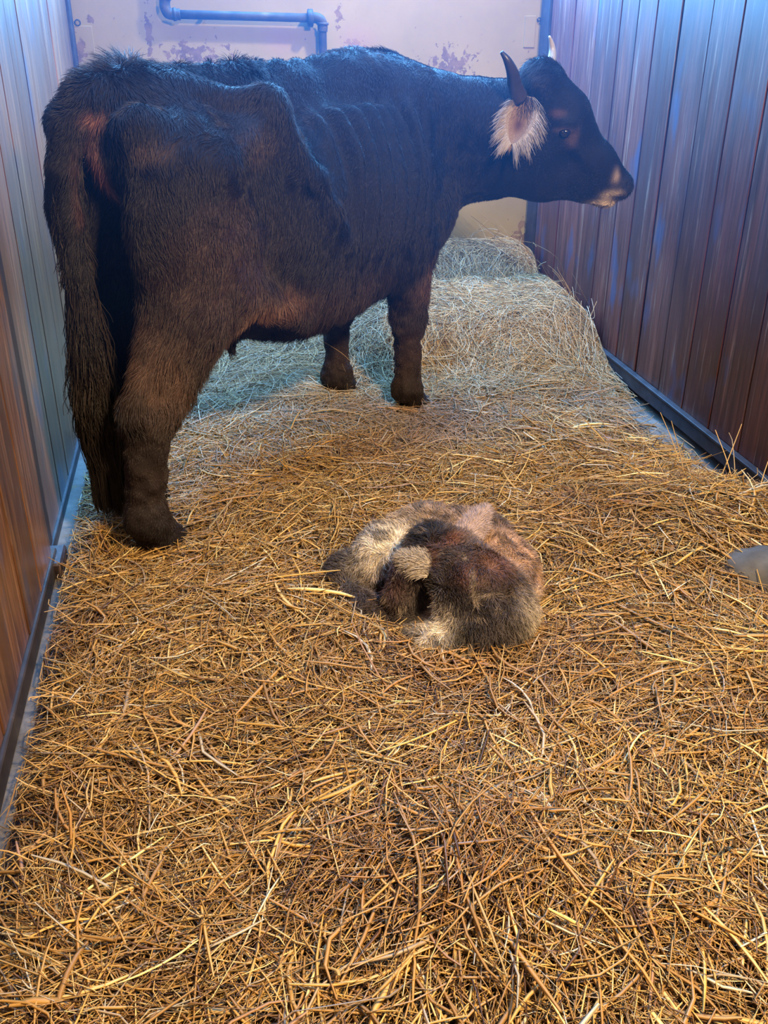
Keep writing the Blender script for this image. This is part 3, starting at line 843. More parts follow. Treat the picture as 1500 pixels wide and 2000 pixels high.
    win = sstep(0.74, 0.86, x) * (1 - sstep(1.22, 1.38, x)) * sstep(0.66, 0.82, z) * (1 - sstep(1.14, 1.22, z)) * sstep(0.10, 0.17, np.abs(y))
    rib = (0.5 + 0.5 * np.cos(2 * np.pi * ph)) ** 1.1
    V = V + N * (0.048 * rib * win * (0.8 + 0.4 * vnoise(V, 9, 3)))[:, None]
    # caked coat on the lower legs, small folds on the neck
    leg = 1 - sstep(0.40, 0.62, z)
    V = V + N * ((vnoise(V, 42, 4) - 0.4) * 0.016 * leg + (vnoise(V, 16, 5) - 0.5) * 0.010)[:, None]
    return V, Q

def HQ(px, py, off=0.0):
    """point behind a pixel on the plane parallel to the head's mid plane, off metres to the cow's left; cow frame"""
    d = rayd(px, py)
    t = ((H0 + hl * off - CAMP) @ hl) / (d @ hl)
    return to_cow(CAMP + d * t)

def blend(V, base, blobs):
    """colour patches of the coat: (centre, radii, colour, strength)"""
    C = np.repeat(np.array([base]), len(V), 0)
    for c, r, col, k in blobs:
        w = np.exp(-(((V - np.array(c)) / np.array(r)) ** 2).sum(1) * 1.2)
        w = np.clip(w * 1.25 * (0.75 + 0.5 * vnoise(V, 22, 6)), 0, 1) * k
        C = C * (1 - w[:, None]) + np.array(col) * w[:, None]
    return C
def cow_blobs():
    br = (0.040, 0.022, 0.018); tan = (0.17, 0.088, 0.056); pink = (0.20, 0.090, 0.075); cream = (0.62, 0.50, 0.36)
    B = []
    for s in S2:
        B += [((0.24, s*0.27, 0.80), (0.24, 0.2, 0.22), br, 0.85), ((0.05, s*0.2, 0.55), (0.10, 0.12, 0.14), (0.10, 0.056, 0.040), 0.8),
              ((0.28, s*0.24, 0.60), (0.10, 0.14, 0.12), br, 0.8),
              ((0.50, s*0.22, 0.655), (0.13, 0.10, 0.045), tan, 0.9), ((0.38, s*0.20, 0.64), (0.05, 0.10, 0.09), tan, 0.9), ((0.85, s*0.2, 0.60), (0.30, 0.2, 0.12), br, 0.75),
              ((1.36, s*0.2, 0.56), (0.08, 0.12, 0.08), (0.09, 0.05, 0.036), 0.9), ((1.35, s*0.15, 0.28), (0.14, 0.12, 0.2), (0.045, 0.026, 0.020), 0.8), ((0.02, s*0.15, 0.25), (0.14, 0.1, 0.2), (0.035, 0.021, 0.017), 0.7),
              ((0.42, s*0.20, 1.12), (0.10, 0.10, 0.05), (0.07, 0.045, 0.03), 0.6), ((0.13, s*0.17, 1.13), (0.06, 0.05, 0.03), (0.11, 0.07, 0.048), 0.7)]
    B += [(CP(188, 335, -0.02), (0.06, 0.022, 0.065), pink, 1.0), (CP(192, 385, -0.02), (0.05, 0.022, 0.03), (0.26, 0.12, 0.085), 1.0), (CP(195, 232, -0.03), (0.045, 0.025, 0.020), pink, 1.0), (CP(172, 400, -0.0), (0.04, 0.010, 0.06), pink, 0.9),
          (HQ(1184, 397, -0.03), (0.046, 0.06, 0.015), cream, 1.0), (HQ(1197, 380, -0.045), (0.020, 0.05, 0.022), cream, 0.9), (HQ(1207, 345, -0.05), (0.014, 0.03, 0.026), (0.35, 0.27, 0.20), 0.9),
          (HQ(1222, 360, -0.04), (0.032, 0.035, 0.030), (0.02, 0.018, 0.022), 1.0), (HQ(1205, 384, -0.04), (0.03, 0.02, 0.005), (0.03, 0.02, 0.02), 0.8),
          (HQ(1102, 255, -0.10), (0.032, 0.03, 0.010), (0.20, 0.13, 0.09), 0.9), (HQ(1090, 222, -0.10), (0.03, 0.03, 0.014), (0.10, 0.05, 0.035), 0.8), (HQ(1118, 268, -0.08), (0.02, 0.03, 0.04), (0.09, 0.05, 0.035), 0.7)]
    return B
def cow_color(V):
    C = blend(V, (0.0095, 0.0078, 0.0085), cow_blobs())
    up = sstep(0.78, 1.02, V[:, 2] + 0.10 * (vnoise(V, 6, 13) - 0.5))[:, None]      # warm lamp's reach put into the colour: coat blacker on the upper side
    sat = (C.max(1, keepdims=True) < 0.02)
    C = np.where(sat, C * (1 - 0.45 * up), C)
    return C * (0.75 + 0.5 * vnoise(V, 60, 12))[:, None]

def sample_surface(V, Q, N, g, wfun=None):
    P = V[Q]; n = np.cross(P[:, 2] - P[:, 0], P[:, 3] - P[:, 1]); A = np.linalg.norm(n, axis=1) / 2
    n = n / (2 * A[:, None] + 1e-12)
    w = A.copy()
    if wfun is not None: w = w * wfun(P.mean(1), n)
    i = g.choice(len(Q), N, p=w / w.sum())
    a, b = g.random((2, N))[:, :, None]
    q = P[i]; R = (q[:, 0] * (1 - a) + q[:, 1] * a) * (1 - b) + (q[:, 3] * (1 - a) + q[:, 2] * a) * b
    VN = vnormals(V, Q)[Q[i]].mean(1); VN /= np.linalg.norm(VN, axis=1)[:, None] + 1e-9
    return R, VN
def rotw(v):
    """cow-frame directions to world"""
    return v[..., 0:1] * cF + v[..., 1:2] * cL + v[..., 2:3] * cZ

M_coat, nt, b = attr_mat('cow_skin', 'hue', 0.75, 0.2)
M_fur = bpy.data.materials.new('fur'); M_fur.use_nodes = True
nt = M_fur.node_tree; b = nt.nodes['Principled BSDF']
a_ = nt.nodes.new('ShaderNodeAttribute'); a_.attribute_name = 'hue'; nt.links.new(a_.outputs['Color'], b.inputs['Base Color'])
b.inputs['Roughness'].default_value = 0.5; b.inputs['Specular IOR Level'].default_value = 0.34
M_horn, nt, b = attr_mat('horn', 'hue', 0.38, 0.5)
M_hoof, _, _ = new_mat('hoof_horn', 0.55, 0.4, (0.035, 0.026, 0.022))
M_eye, _, _ = new_mat('eye_gloss', 0.08, 0.8, (0.008, 0.006, 0.007))

def hoof_arrays(c, yaw, s=1.0):
    """two claws standing on the floor, toes along yaw"""
    parts = []
    u = np.array([math.cos(yaw), math.sin(yaw), 0]); v = np.array([-math.sin(yaw), math.cos(yaw), 0])
    for k in (-1, 1):
        rows = []
        for z, l0, l1, w in ((0.0, -0.055, 0.085, 0.031), (0.02, -0.052, 0.078, 0.030), (0.045, -0.045, 0.058, 0.027), (0.07, -0.036, 0.034, 0.023)):
            a = np.linspace(0, 2*np.pi, 12, endpoint=False)
            lx = (l0 + l1) / 2 + (l1 - l0) / 2 * np.cos(a); ly = w * np.sin(a) * (1 - 0.25 * np.cos(a)) + k * 0.030
            rows.append(c + s * (lx[:, None] * u + ly[:, None] * v + np.array([0, 0, z])))
        V = np.concatenate(rows); Q = [(i*12+j, i*12+(j+1) % 12, (i+1)*12+(j+1) % 12, (i+1)*12+j) for i in range(3) for j in range(12)]
        V = np.concatenate([V, [c + s * (v*k*0.03 + [0, 0, 0.075])], [c + s * (v*k*0.03)]]); t = len(V) - 2
        for j in range(0, 12, 2):
            Q.append((36+j, 36+(j+1) % 12, 36+(j+2) % 12, t)); Q.append(((j+2) % 12, (j+1) % 12, j, t+1))
        parts.append((V, np.array(Q)))
    return join_arrays(parts)

def make_cow():
    e = empty('cow', tuple(from_cow(np.array([0.7, 0, 0.0]))))
    tag(e, 'lean dark brown cow with short horns standing and looking right', 'cow')
    V, Q = build_cow(0.011)
    W = from_cow(V)
    me = np_mesh('body', W, Q); C = cow_color(V); color_attr(me, 'hue', C * 0.8)
    body = link('body', me, M_coat, e)
    g = np.random.default_rng(3)
    # short coat: strands combed back and down
    N = int(230000 * QUAL)
    def wf(c, n):
        bare = np.ones(len(c))
        for p, r in ((CP(188, 345, -0.02), 0.065), (HQ(1222, 362, -0.03), 0.04)):
            bare *= 1 - 0.97 * np.exp(-(((c - p) / r) ** 2).sum(1))
        face = np.linalg.norm(c - HQ(1150, 300, 0.0), axis=1) < 0.24
        return bare * (1 - 0.35 * sstep(0.75, 0.85, c[:, 0]) * sstep(1.35, 1.25, c[:, 0]) * sstep(0.75, 0.85, c[:, 2])) * (0.55 + 0.45 * (n[:, 1] < 0.2)) * (0.12 + 0.88 * (c[:, 2] > 0.05))
    R, NN = sample_surface(V, Q, N, g, wf)
    x, y, z = R.T
    headd = np.linalg.norm(R - HQ(1090, 280, 0.0), axis=1)
    hd = sstep(0.34, 0.22, headd)
    comb = np.stack([-0.55 + 0*x, 0*x, -1.0 + 0*x], 1)
    ton = (1 - hd[:, None]) * comb + hd[:, None] * (hF * -0.3 + np.array([0, 0, -0.6]) - hF * 0.6)
    ton += np.stack([vnoise(R, 7, 51) - 0.5, vnoise(R, 7, 52) - 0.5, vnoise(R, 7, 53) - 0.5], 1) * 1.5
    ton += np.stack([vnoise(R, 28, 56) - 0.5, vnoise(R, 28, 57) - 0.5, vnoise(R, 28, 58) - 0.5], 1) * 1.5
    ton -= NN * (ton * NN).sum(1)[:, None]; ton /= np.linalg.norm(ton, axis=1)[:, None] + 1e-6
    spine = np.exp(-(y / 0.06) ** 2) * sstep(1.17, 1.24, z) * sstep(1.6, 1.4, x)
    tuft = spine * sstep(0.45, 0.7, vnoise(R, 9, 54))
    lift = 0.28 + 0.9 * spine + 0.25 * g.random(N)
    D = ton + NN * lift[:, None] + g.normal(0, 0.16, (N, 3)); D /= np.linalg.norm(D, axis=1)[:, None]
    L = (0.010 + 0.011 * vnoise(R, 6, 55)) * g.uniform(0.6, 1.25, N)
    L *= (1 - 0.72 * hd) * (1 + 0.6 * sstep(0.9, 0.6, z) * sstep(0.3, 0.5, z)) * (1 - 0.62 * sstep(0.50, 0.3, z)) * (1 - 0.3 * sstep(1.3, 1.5, x)) * (1 - 0.45 * sstep(0.7, 0.85, x) * sstep(1.4, 1.3, x) * sstep(0.7, 0.8, z)) * (1 + 0.5 * spine + 2.0 * tuft)
    crown = np.exp(-((np.linalg.norm(R - HQ(1065, 135, 0.0), axis=1) / 0.085) ** 2)); L *= 1 + 2.2 * crown
    cols = cow_color(R) * g.uniform(0.55, 1.7, N)[:, None]
    cols = cols * (1 - 0.25 * sstep(1.1, 1.25, z)[:, None]) + np.array([0.05, 0.045, 0.045]) * 0.25 * sstep(1.1, 1.25, z)[:, None]
    hair = hair_obj('coat', from_cow(R), rotw(D), rotw(np.array([0, 0, -0.25]) * np.ones((N, 1)) + ton * 0.25), L, g.uniform(0.00055, 0.0009, N), np.clip(cols, 0, 1), M_fur, e, 4)
    tag(hair, 'short dark brown hair of the coat', kind='stuff')
    # tail: wavy locks, long switch
    T = catmull(TAIL + [(-0.02, 0.03, 0.30)], 10)
    n = 15000
    u = g.random(n); k = u ** 0.75 * (len(T) - 9) + 6; i0 = np.clip(k.astype(int), 0, len(T) - 2)
    base = T[i0] + (T[i0 + 1] - T[i0]) * (k - i0)[:, None]
    lock = g.integers(0, 46, n); la = lock * 2.399; lr = 0.25 + 0.75 * ((lock * 0.618) % 1)
    zz = base[:, 2]
    rad = 0.030 + 0.022 * sstep(1.0, 0.55, zz)
    ang = la + g.normal(0, 0.45, n)
    offs = np.stack([np.cos(ang), np.sin(ang), 0*ang], 1) * (rad * lr)[:, None]
    L = np.where(zz < 0.85, g.uniform(0.16, 0.36, n), g.uniform(0.05, 0.10, n)); L = np.minimum(L, zz - 0.14 + 0.05 * g.random(n)); L = np.maximum(L, 0.04)
    D = np.array([[-0.02, 0, -1.0]]) + offs * 3.0 * np.where(zz < 0.85, 0.6, 2.0)[:, None] + g.normal(0, 0.05, (n, 3)); D /= np.linalg.norm(D, axis=1)[:, None]
    npt = 9; t = np.linspace(0, 1, npt)
    P = (base + offs)[:, None] + D[:, None] * (L[:, None] * t)[..., None]
    wv = 0.010 * t[None] * np.sin(lock[:, None] * 1.7 + (P[..., 2]) * 42)
    conv = sstep(0.45, 0.2, P[..., 2])                   # locks draw together at their tips
    P[..., 0] += wv; P[..., 1] += 0.010 * t[None] * np.cos(lock[:, None] * 2.3 + P[..., 2] * 35)
    cx = np.array([-0.02, 0.03]); grp = (lock % 4) * 0.9
    tgt = np.stack([cx[0] + 0.018 * np.cos(grp * 2), cx[1] + 0.035 * (grp - 1.3)], 1)
    P[..., :2] = P[..., :2] * (1 - 0.75 * conv[..., None]) + tgt[:, None] * 0.75 * conv[..., None]
    cu = bpy.data.hair_curves.new('tail_switch'); cu.add_curves([npt] * n)
    cu.attributes['position'].data.foreach_set('vector', np.ascontiguousarray(from_cow(P.reshape(-1, 3)), np.float32).ravel())
    ra = cu.attributes.get('radius') or cu.attributes.new('radius', 'FLOAT', 'POINT')
    ra.data.foreach_set('value', (np.repeat(g.uniform(0.0008, 0.0014, n), npt) * np.tile(1 - 0.6 * t ** 2, n)).astype(np.float32))
    ca = cu.attributes.new('hue', 'FLOAT_COLOR', 'CURVE'); c4 = np.ones((n, 4), np.float32)
    c4[:, :3] = np.array([[0.022, 0.015, 0.011]]) * (0.4 + 1.2 * ((lock * 0.37) % 1))[:, None] * g.uniform(0.6, 1.5, n)[:, None]
    up_ = sstep(0.6, 0.9, zz)[:, None]; c4[:, :3] *= (1 - 0.2 * up_)
    ca.data.foreach_set('color', c4.ravel()); cu.materials.append(M_fur)
    o = bpy.data.objects.new('tail_switch', cu); COL.objects.link(o); adopt(o, e); tag(o, 'long wavy black-brown tail hair', kind='stuff')
    # horns
    for pts, rr, c0, c1, lab in (
        ([HQ(1014, 190, -0.085), HQ(1005, 165, -0.12), HQ(1001, 142, -0.145), HQ(991, 118, -0.155), HQ(979, 101, -0.15)], [0.030, 0.026, 0.021, 0.014, 0.006], (0.05, 0.038, 0.032), (0.018, 0.015, 0.016), 'dark near horn curving up to a point'),
        ([HQ(1074, 142, 0.085), HQ(1077, 120, 0.12), HQ(1079, 100, 0.145), HQ(1077, 84, 0.15), HQ(1073, 71, 0.145)], [0.021, 0.017, 0.013, 0.009, 0.004], (0.30, 0.26, 0.20), (0.45, 0.42, 0.36), 'pale far horn')):
        Pp = catmull(pts, 6); r_ = np.interp(np.linspace(0, 1, len(Pp)), np.linspace(0, 1, 5), rr) * (1 + 0.03 * np.sin(np.arange(len(Pp)) * 1.9) * (np.arange(len(Pp)) < 10))
        V2, Q2 = tube_arrays(from_cow(Pp), r_, 14)
        m2 = np_mesh('horn', V2, Q2); tt = np.append(np.repeat(np.linspace(0, 1, len(Pp)), 14), [0, 1])[:, None]
        color_attr(m2, 'hue', np.array(c0) * (1 - tt) + np.array(c1) * tt)
        tag(link('horn', m2, M_horn, e), lab)
    # ears: a leaf-shaped cup fringed with long pale hair
    for s in S2:
        if s < 0:
            b0, b1 = HQ(1032, 186, -0.09), HQ(1000, 280, -0.20)
        else:
            b0, b1 = HP(1030, 200, 0.09), HP(1003, 283, 0.20)
        ax = b1 - b0; Ln = np.linalg.norm(ax); ax /= Ln
        vd = to_cow(CAMP) - (b0 + b1) / 2; vd /= np.linalg.norm(vd)
        if s > 0: vd = hF * 0.8 + hL * 0.6
        nn_ = vd - ax * (vd @ ax); nn_ /= np.linalg.norm(nn_); wv_ = np.cross(nn_, ax)
        nu, nv = 22, 17
        U, Wd = np.meshgrid(np.linspace(0, 1, nu), np.linspace(-1, 1, nv), indexing='ij')
        half = 0.054 * np.sin(np.pi * np.clip(U * 0.93 + 0.07, 0, 1)) ** 0.62 * (1 - 0.15 * U)
        dep = 0.034 * (1 - Wd ** 2) * np.sin(np.pi * np.clip(U, 0.02, 0.98)) ** 0.5
        outer = []
        for th_ in (0.0, 0.006):
            Pq = b0 + (U * Ln)[..., None] * ax + (Wd * half)[..., None] * wv_ - (dep + th_ * (1 - 0.6 * Wd ** 2))[..., None] * nn_
            outer.append(Pq.reshape(-1, 3))
        i = np.arange(nu * nv).reshape(nu, nv); q = np.stack([i[:-1, :-1], i[1:, :-1], i[1:, 1:], i[:-1, 1:]], -1).reshape(-1, 4)
        rim = np.concatenate([i[:, 0], i[-1, 1:], i[::-1, -1][1:], i[0, ::-1][1:-1]])
        n0_ = nu * nv; r2 = np.roll(rim, -1)
        Qe = np.concatenate([q, q[:, ::-1] + n0_, np.stack([rim, rim + n0_, r2 + n0_, r2], 1)])
        Ve = np.concatenate(outer)
        inn = np.concatenate([np.ones(n0_), np.zeros(n0_)])[:, None]
        cc = np.exp(-(((U - 0.55) / 0.20) ** 2 + (Wd / 0.42) ** 2)).reshape(-1, 1); cc = np.concatenate([cc, cc * 0])  # brown centre of the cup, its shadow painted into the colour
        ce = inn * (np.array([0.27, 0.185, 0.12]) * (1 - cc) + np.array([0.07, 0.035, 0.03]) * cc) + (1 - inn) * np.array([0.16, 0.12, 0.10])
        m3 = np_mesh('ear', from_cow(Ve), Qe); color_attr(m3, 'hue', ce)
        ear = link('ear', m3, M_coat, e); tag(ear, 'ear with a brown hollow and pale hair')
        nh = 5200
        uu = g.random(nh); side = g.choice([-1, 1], nh); rimm = g.random(nh) < 0.72
        ww = np.where(rimm, side * g.uniform(0.72, 1.0, nh), g.uniform(-0.8, 0.8, nh))
        hollow = (np.abs(ww) < 0.42) & (np.abs(uu - 0.55) < 0.2); ww = np.where(hollow, side * g.uniform(0.45, 1, nh), ww)
        hf_ = 0.054 * np.sin(np.pi * np.clip(uu * 0.93 + 0.07, 0, 1)) ** 0.62 * (1 - 0.15 * uu)
        dp = 0.034 * (1 - ww ** 2) * np.sin(np.pi * np.clip(uu, 0.02, 0.98)) ** 0.5
        rt = b0 + (uu * Ln)[:, None] * ax + (ww * hf_)[:, None] * wv_ - (dp - 0.001)[:, None] * nn_
        dr = wv_ * (ww * 0.9)[:, None] + ax * (0.25 + 0.9 * sstep(0.6, 1.0, uu))[:, None] + nn_ * 0.30 + g.normal(0, 0.14, (nh, 3)) + np.array([0, 0, -0.35])
        dr /= np.linalg.norm(dr, axis=1)[:, None]
        lk_ = g.integers(0, 30, nh)
        ll = np.where(rimm, g.uniform(0.016, 0.044, nh), g.uniform(0.012, 0.024, nh)) * (0.8 + 0.5 * ((lk_ * 0.618) % 1)) * (0.55 + 0.9 * (0.5 + 0.5 * np.sin(uu * 31 + side * 2)))
        ch = np.where(rimm[:, None], np.array([[0.40, 0.34, 0.26]]), np.array([[0.27, 0.19, 0.12]])) * g.uniform(0.6, 1.25, nh)[:, None]
        dk = (uu < 0.2) & (g.random(nh) < 0.6); ch[dk] *= 0.2
        fr = hair_obj('ear_fringe', from_cow(rt), rotw(dr), rotw(np.array([0, 0, -0.3]) * np.ones((nh, 1))), ll, g.uniform(0.0006, 0.0011, nh), np.clip(ch, 0, 1), M_fur, ear, 5)
        tag(fr, 'long pale hair along the rim of the ear', kind='stuff')
    # eyes
    for s in S2:
        c = HP(1101, 240, s*0.088)
        Fe = Field(c - 0.03, c + 0.03, 0.003); Fe.ell(c, (0.021, 0.013, 0.016), 0.01, axes=(hF, hL, hZ))
        V4, Q4 = Fe.mesh(); tag(link('eye', np_mesh('eye', from_cow(V4), Q4), M_eye, e), 'dark glossy eye')
    # hooves
    yaw = COW_A
    for hx, hy, dyaw in ((-0.03, -0.15, -0.12), (0.13, 0.09, 0.0), (1.36, -0.155, -0.25), (1.34, 0.175, 0.0)):
        c = from_cow(np.array([hx + 0.075, hy, 0.0])); V5, Q5 = hoof_arrays(c, yaw + dyaw, 1.0)
        tag(link('hoof', np_mesh('hoof', V5, Q5), M_hoof, e), 'dark cloven hoof')
make_cow()
# ------------------------------------------------------------------ the calf
def W_(px, py, z): return atz(px, py, z)
def pj(P):
    q = (np.asarray(P) - CAMP) @ RM; return np.stack([q[..., 0] / q[..., 2] * F_PX + 750, q[..., 1] / q[..., 2] * F_PX + 1000], -1)
def make_calf():
    e = empty('calf', (0.53, 2.1, 0.0)); tag(e, 'newborn brown and cream calf curled asleep on the straw', 'calf')
    f = Field((0.20, 1.72, -0.02), (0.90, 2.50, 0.40), 0.0065)
    # trunk curving from the chest round to the rump
    f.path([W_(962, 1200, .10), W_(972, 1125, .105), W_(925, 1068, .11), W_(835, 1055, .11), W_(765, 1075, .10)], [.100, .098, .096, .092, .085], 0.05)
    f.ell(W_(965, 1185, .10), (.085, .088, .10), 0.05)
    f.ell(W_(895, 1255, .055), (.090, .078, .068), 0.05)
    # haunch and folded hind leg
    f.ell(W_(745, 1098, .10), (.085, .08, .085), 0.04)
    f.cap(W_(735, 1122, .085), W_(678, 1118, .07), .055, .038, 0.04)
    f.cap(W_(672, 1110, .075), W_(670, 1125, .065), .038, .036, 0.03)
    f.cap(W_(672, 1126, .065), W_(712, 1186, .05), .038, .032, 0.02)
    f.cap(W_(712, 1186, .05), W_(736, 1196, .042), .034, .032, 0.02)
    # neck laid back along the flank
    f.path([W_(945, 1215, .10), W_(925, 1150, .165), W_(885, 1090, .205)], [.098, .086, .070], 0.05)
    # head
    f.ell(W_(848, 1066, .205), (.062, .060, .055), 0.04)
    f.path([W_(845, 1072, .20), W_(806, 1115, .16), W_(782, 1158, .105)], [.058, .048, .036], 0.03)
    f.ell(W_(780, 1166, .09), (.036, .036, .032), 0.02)
    f.ell(W_(826, 1120, .14), (.045, .045, .045), 0.04)
    f.ell(W_(825, 1185, .06), (.055, .05, .05), 0.04)
    # fore legs tucked under
    f.path([W_(905, 1268, .045), W_(845, 1278, .045), W_(805, 1252, .04)], [.056, .050, .040], 0.03)
    f.path([W_(870, 1225, .05), W_(800, 1215, .035), W_(755, 1195, .03)], [.05, .034, .028], 0.02)
    V, Q = f.mesh(); V = smooth_verts(V, Q, 1, 0.4)
    V[:, 2] = np.maximum(V[:, 2], 0.0)
    N0 = vnormals(V, Q); V = V + N0 * ((vnoise(V, 30, 61) - 0.5) * 0.010 * (V[:, 2] > 0.01))[:, None]
    cream = (0.60, 0.48, 0.31); lt = (0.72, 0.60, 0.42); brn = (0.26, 0.135, 0.075); fawn = (0.42, 0.25, 0.14); dk = (0.006, 0.005, 0.006); grey = (0.065, 0.050, 0.045); red = (0.16, 0.068, 0.040)
    def r(a): return (a, a, a)
    B = [(W_(1000, 1075, .19), r(.12), fawn, 1.0), (W_(880, 1005, .21), r(.10), (0.36, 0.24, 0.15), 1.0), (W_(1025, 1150, .12), r(.07), fawn, 1.0), (W_(790, 1010, .19), r(.07), (0.36, 0.26, 0.17), .9), (W_(760, 1060, .17), r(.09), lt, 1.0), (W_(735, 1095, .14), r(.06), lt, .9),
         (W_(700, 1050, .14), r(.035), (0.22, 0.18, 0.14), .9), (W_(1015, 1210, .07), r(.075), cream, 1.0), (W_(990, 1245, .03), r(.03), grey, .7),
         (W_(740, 1140, .08), r(.045), (0.15, 0.10, 0.085), .9), (W_(675, 1130, .05), r(.05), grey, .95), (W_(660, 1110, .05), r(.025), dk, .8), (W_(715, 1185, .03), r(.05), (0.10, 0.075, 0.07), .95), (W_(700, 1170, .03), r(.02), dk, .8),
         # neck: dark top, cream throat
         (W_(900, 1155, .24), r(.062), dk, 1.0), (W_(925, 1200, .20), r(.052), dk, 1.0), (W_(868, 1160, .22), r(.05), dk, .95), (W_(1008, 1200, .12), r(.05), lt, .9), (W_(905, 1105, .27), r(.045), red, .9), (W_(960, 1110, .23), r(.055), red, .9), (W_(985, 1085, .22), r(.04), fawn, .7), (W_(900, 1240, .12), r(.045), dk, .7), (W_(890, 1275, .06), r(.035), dk, .6),
         (W_(832, 1195, .12), r(.048), lt, .95), (W_(855, 1225, .12), r(.045), lt, .95), (W_(830, 1270, .06), r(.05), cream, .95), (W_(900, 1278, .04), r(.03), cream, .8),
         # head
         (W_(835, 1048, .25), r(.05), dk, 1.0), (W_(800, 1050, .22), r(.035), dk, 1.0), (W_(880, 1060, .26), r(.03), red, .9), (W_(845, 1085, .24), r(.03), red, .8), (W_(775, 1120, .16), r(.055), (0.065, 0.038, 0.036), 1.0), (W_(765, 1150, .12), r(.05), (0.085, 0.048, 0.042), 1.0), (W_(780, 1200, .04), r(.04), (0.03, 0.022, 0.024), .9)]
    def col(P):
        C = blend(P, grey, B)
        sp = vnoise(P, 70, 62); C = C * (0.5 + 0.9 * sp)[:, None]
        m = vnoise(P, 42, 63); lum = C.mean(1); dkm = sstep(0.10, 0.04, lum)
        C = C * (1 - (dkm * sstep(0.68, 0.80, m))[:, None] * 0.7) + np.array([[0.30, 0.23, 0.16]]) * (dkm * sstep(0.68, 0.80, m) * 0.7)[:, None]
        C = C * (1 - (1 - dkm) * 0.55 * sstep(0.38, 0.26, m))[:, None]
        return C
    me = np_mesh('body', V, Q); color_attr(me, 'hue', col(V) * 0.7); link('body', me, M_coat, e)
    g = np.random.default_rng(8); N = int(90000 * QUAL)
    R, NN = sample_surface(V, Q, N, g, lambda c, n: (c[:, 2] > 0.012).astype(float) * (1 - 0.85 * np.exp(-(((c - W_(770, 1150, .12)) / 0.035) ** 2).sum(1))))
    swirl = np.stack([vnoise(R, 22, 71) - 0.5, vnoise(R, 22, 72) - 0.5, vnoise(R, 22, 73) - 0.5], 1) * 2.6
    t0 = W_(880, 1060, .2) - R; t0 = -t0 * 2.0; t0[:, 2] -= 0.5
    ton = t0 + swirl; ton -= NN * (ton * NN).sum(1)[:, None]; ton /= np.linalg.norm(ton, axis=1)[:, None] + 1e-6
    D = ton + NN * g.uniform(0.35, 1.0, N)[:, None] + g.normal(0, 0.22, (N, 3)); D /= np.linalg.norm(D, axis=1)[:, None]
    face = np.exp(-(((R - W_(785, 1130, .14)) / 0.05) ** 2).sum(1))
    L = g.uniform(0.009, 0.021, N) * (1 - 0.7 * face) * (0.75 + 0.6 * vnoise(R, 12, 74))
    crown = np.exp(-(((R - W_(832, 1045, .24)) / 0.05) ** 2).sum(1)); L *= 1 + 0.6 * crown
    c = col(R) * g.uniform(0.35, 1.8, N)[:, None]
    bd = g.normal(0, 0.22, (N, 3)); bd[:, 2] -= 0.2
    o = hair_obj('coat', R, D, bd, L, g.uniform(0.00045, 0.0008, N), np.clip(c, 0, 1), M_fur, e, 4); tag(o, 'fluffy damp calf hair, cream, fawn and black', kind='stuff')
    # ears
    for b0, b1, up_, cc, lab in ((W_(850, 1108, .205), W_(800, 1090, .20), W_(840, 1145, .17), (0.46, 0.38, 0.27), 'cream near ear lying over the cheek'), (W_(902, 1052, .235), W_(934, 1008, .25), W_(935, 1062, .22), (0.38, 0.28, 0.23), 'pale pinkish far ear standing up')):
        # a broad leaf from base b0 to tip b1 whose lower edge reaches up_
        ax = b1 - b0; Ln = np.linalg.norm(ax) * 1.25; ax /= np.linalg.norm(ax)
        wv_ = up_ - b0; wv_ -= ax * (wv_ @ ax); wv_ /= np.linalg.norm(wv_)
        nn_ = np.cross(ax, wv_); nn_ *= np.sign(nn_ @ (CAMP - b0)); nu, nv = 16, 11
        U, Wd = np.meshgrid(np.linspace(0, 1, nu), np.linspace(-1, 1, nv), indexing='ij')
        half = 0.036 * np.clip(1 - U ** 1.7, 0, 1) ** 0.7 * (0.8 + 0.25 * np.sin(np.pi * U))
        mid = 0.006
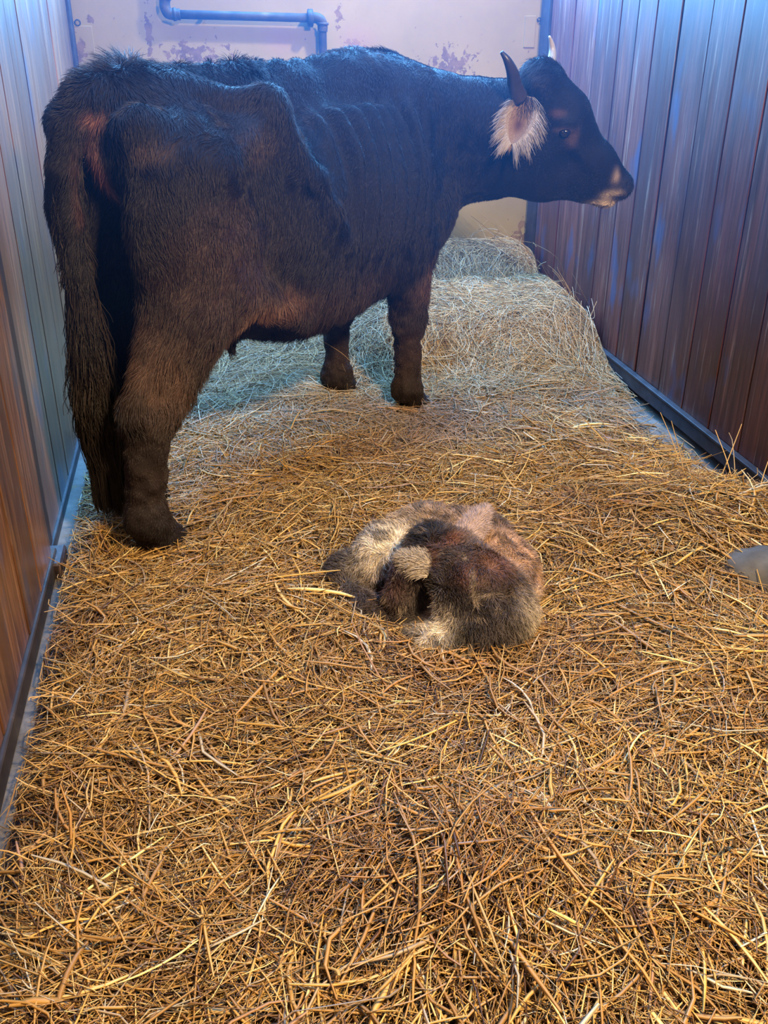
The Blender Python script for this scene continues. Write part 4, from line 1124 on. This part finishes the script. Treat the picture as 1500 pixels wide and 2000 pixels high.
        def surf(U, Wd, half, dz): return b0 + (U * Ln)[..., None] * ax + (Wd * half + mid)[..., None] * wv_ + (0.010 * (1 - Wd ** 2) * np.sin(np.pi * U) + 0.016 + dz)[..., None] * nn_
        A = surf(U, Wd, half, 0*U).reshape(-1, 3); Bv = surf(U, Wd, half, 0*U - 0.004).reshape(-1, 3)
        i = np.arange(nu * nv).reshape(nu, nv); q = np.stack([i[:-1, :-1], i[1:, :-1], i[1:, 1:], i[:-1, 1:]], -1).reshape(-1, 4)
        rim = np.concatenate([i[:, 0], i[-1, 1:], i[::-1, -1][1:], i[0, ::-1][1:-1]]); n0_ = nu*nv; r2 = np.roll(rim, -1)
        Qe = np.concatenate([q, q[:, ::-1] + n0_, np.stack([rim, rim + n0_, r2 + n0_, r2], 1)])
        m3 = np_mesh('ear', np.concatenate([A, Bv]), Qe); color_attr(m3, 'hue', np.array(cc) * (0.6 + 0.5 * vnoise(np.concatenate([A, Bv]), 60, 9))[:, None])
        ear = link('ear', m3, M_coat, e); tag(ear, lab)
        nh = 2600; uu = g.random(nh); ww = g.uniform(-1, 1, nh); hf_ = 0.036 * np.clip(1 - uu ** 1.7, 0, 1) ** 0.7 * (0.8 + 0.25 * np.sin(np.pi * uu))
        rt = surf(uu, ww, hf_, 0*uu); dr = ax * 0.8 + wv_ * (ww * 0.7)[:, None] + nn_ * 0.35 + g.normal(0, 0.2, (nh, 3)); dr /= np.linalg.norm(dr, axis=1)[:, None]
        fo = hair_obj('ear_fringe', rt, dr, np.array([0, 0, -0.2]) * np.ones((nh, 1)), g.uniform(0.006, 0.026, nh), g.uniform(0.0005, 0.0008, nh), np.clip(np.array([cc]) * g.uniform(0.6, 1.5, nh)[:, None], 0, 1), M_fur, ear, 4); tag(fo, kind='stuff')
    for c_, yw in ((W_(742, 1208, .0), -0.5), (W_(776, 1252, 0.0), 2.8)):
        V5, Q5 = hoof_arrays(c_, yw, 0.55); tag(link('hoof', np_mesh('hoof', V5, Q5), M_hoof, e), 'small dark cloven hoof')
make_calf()
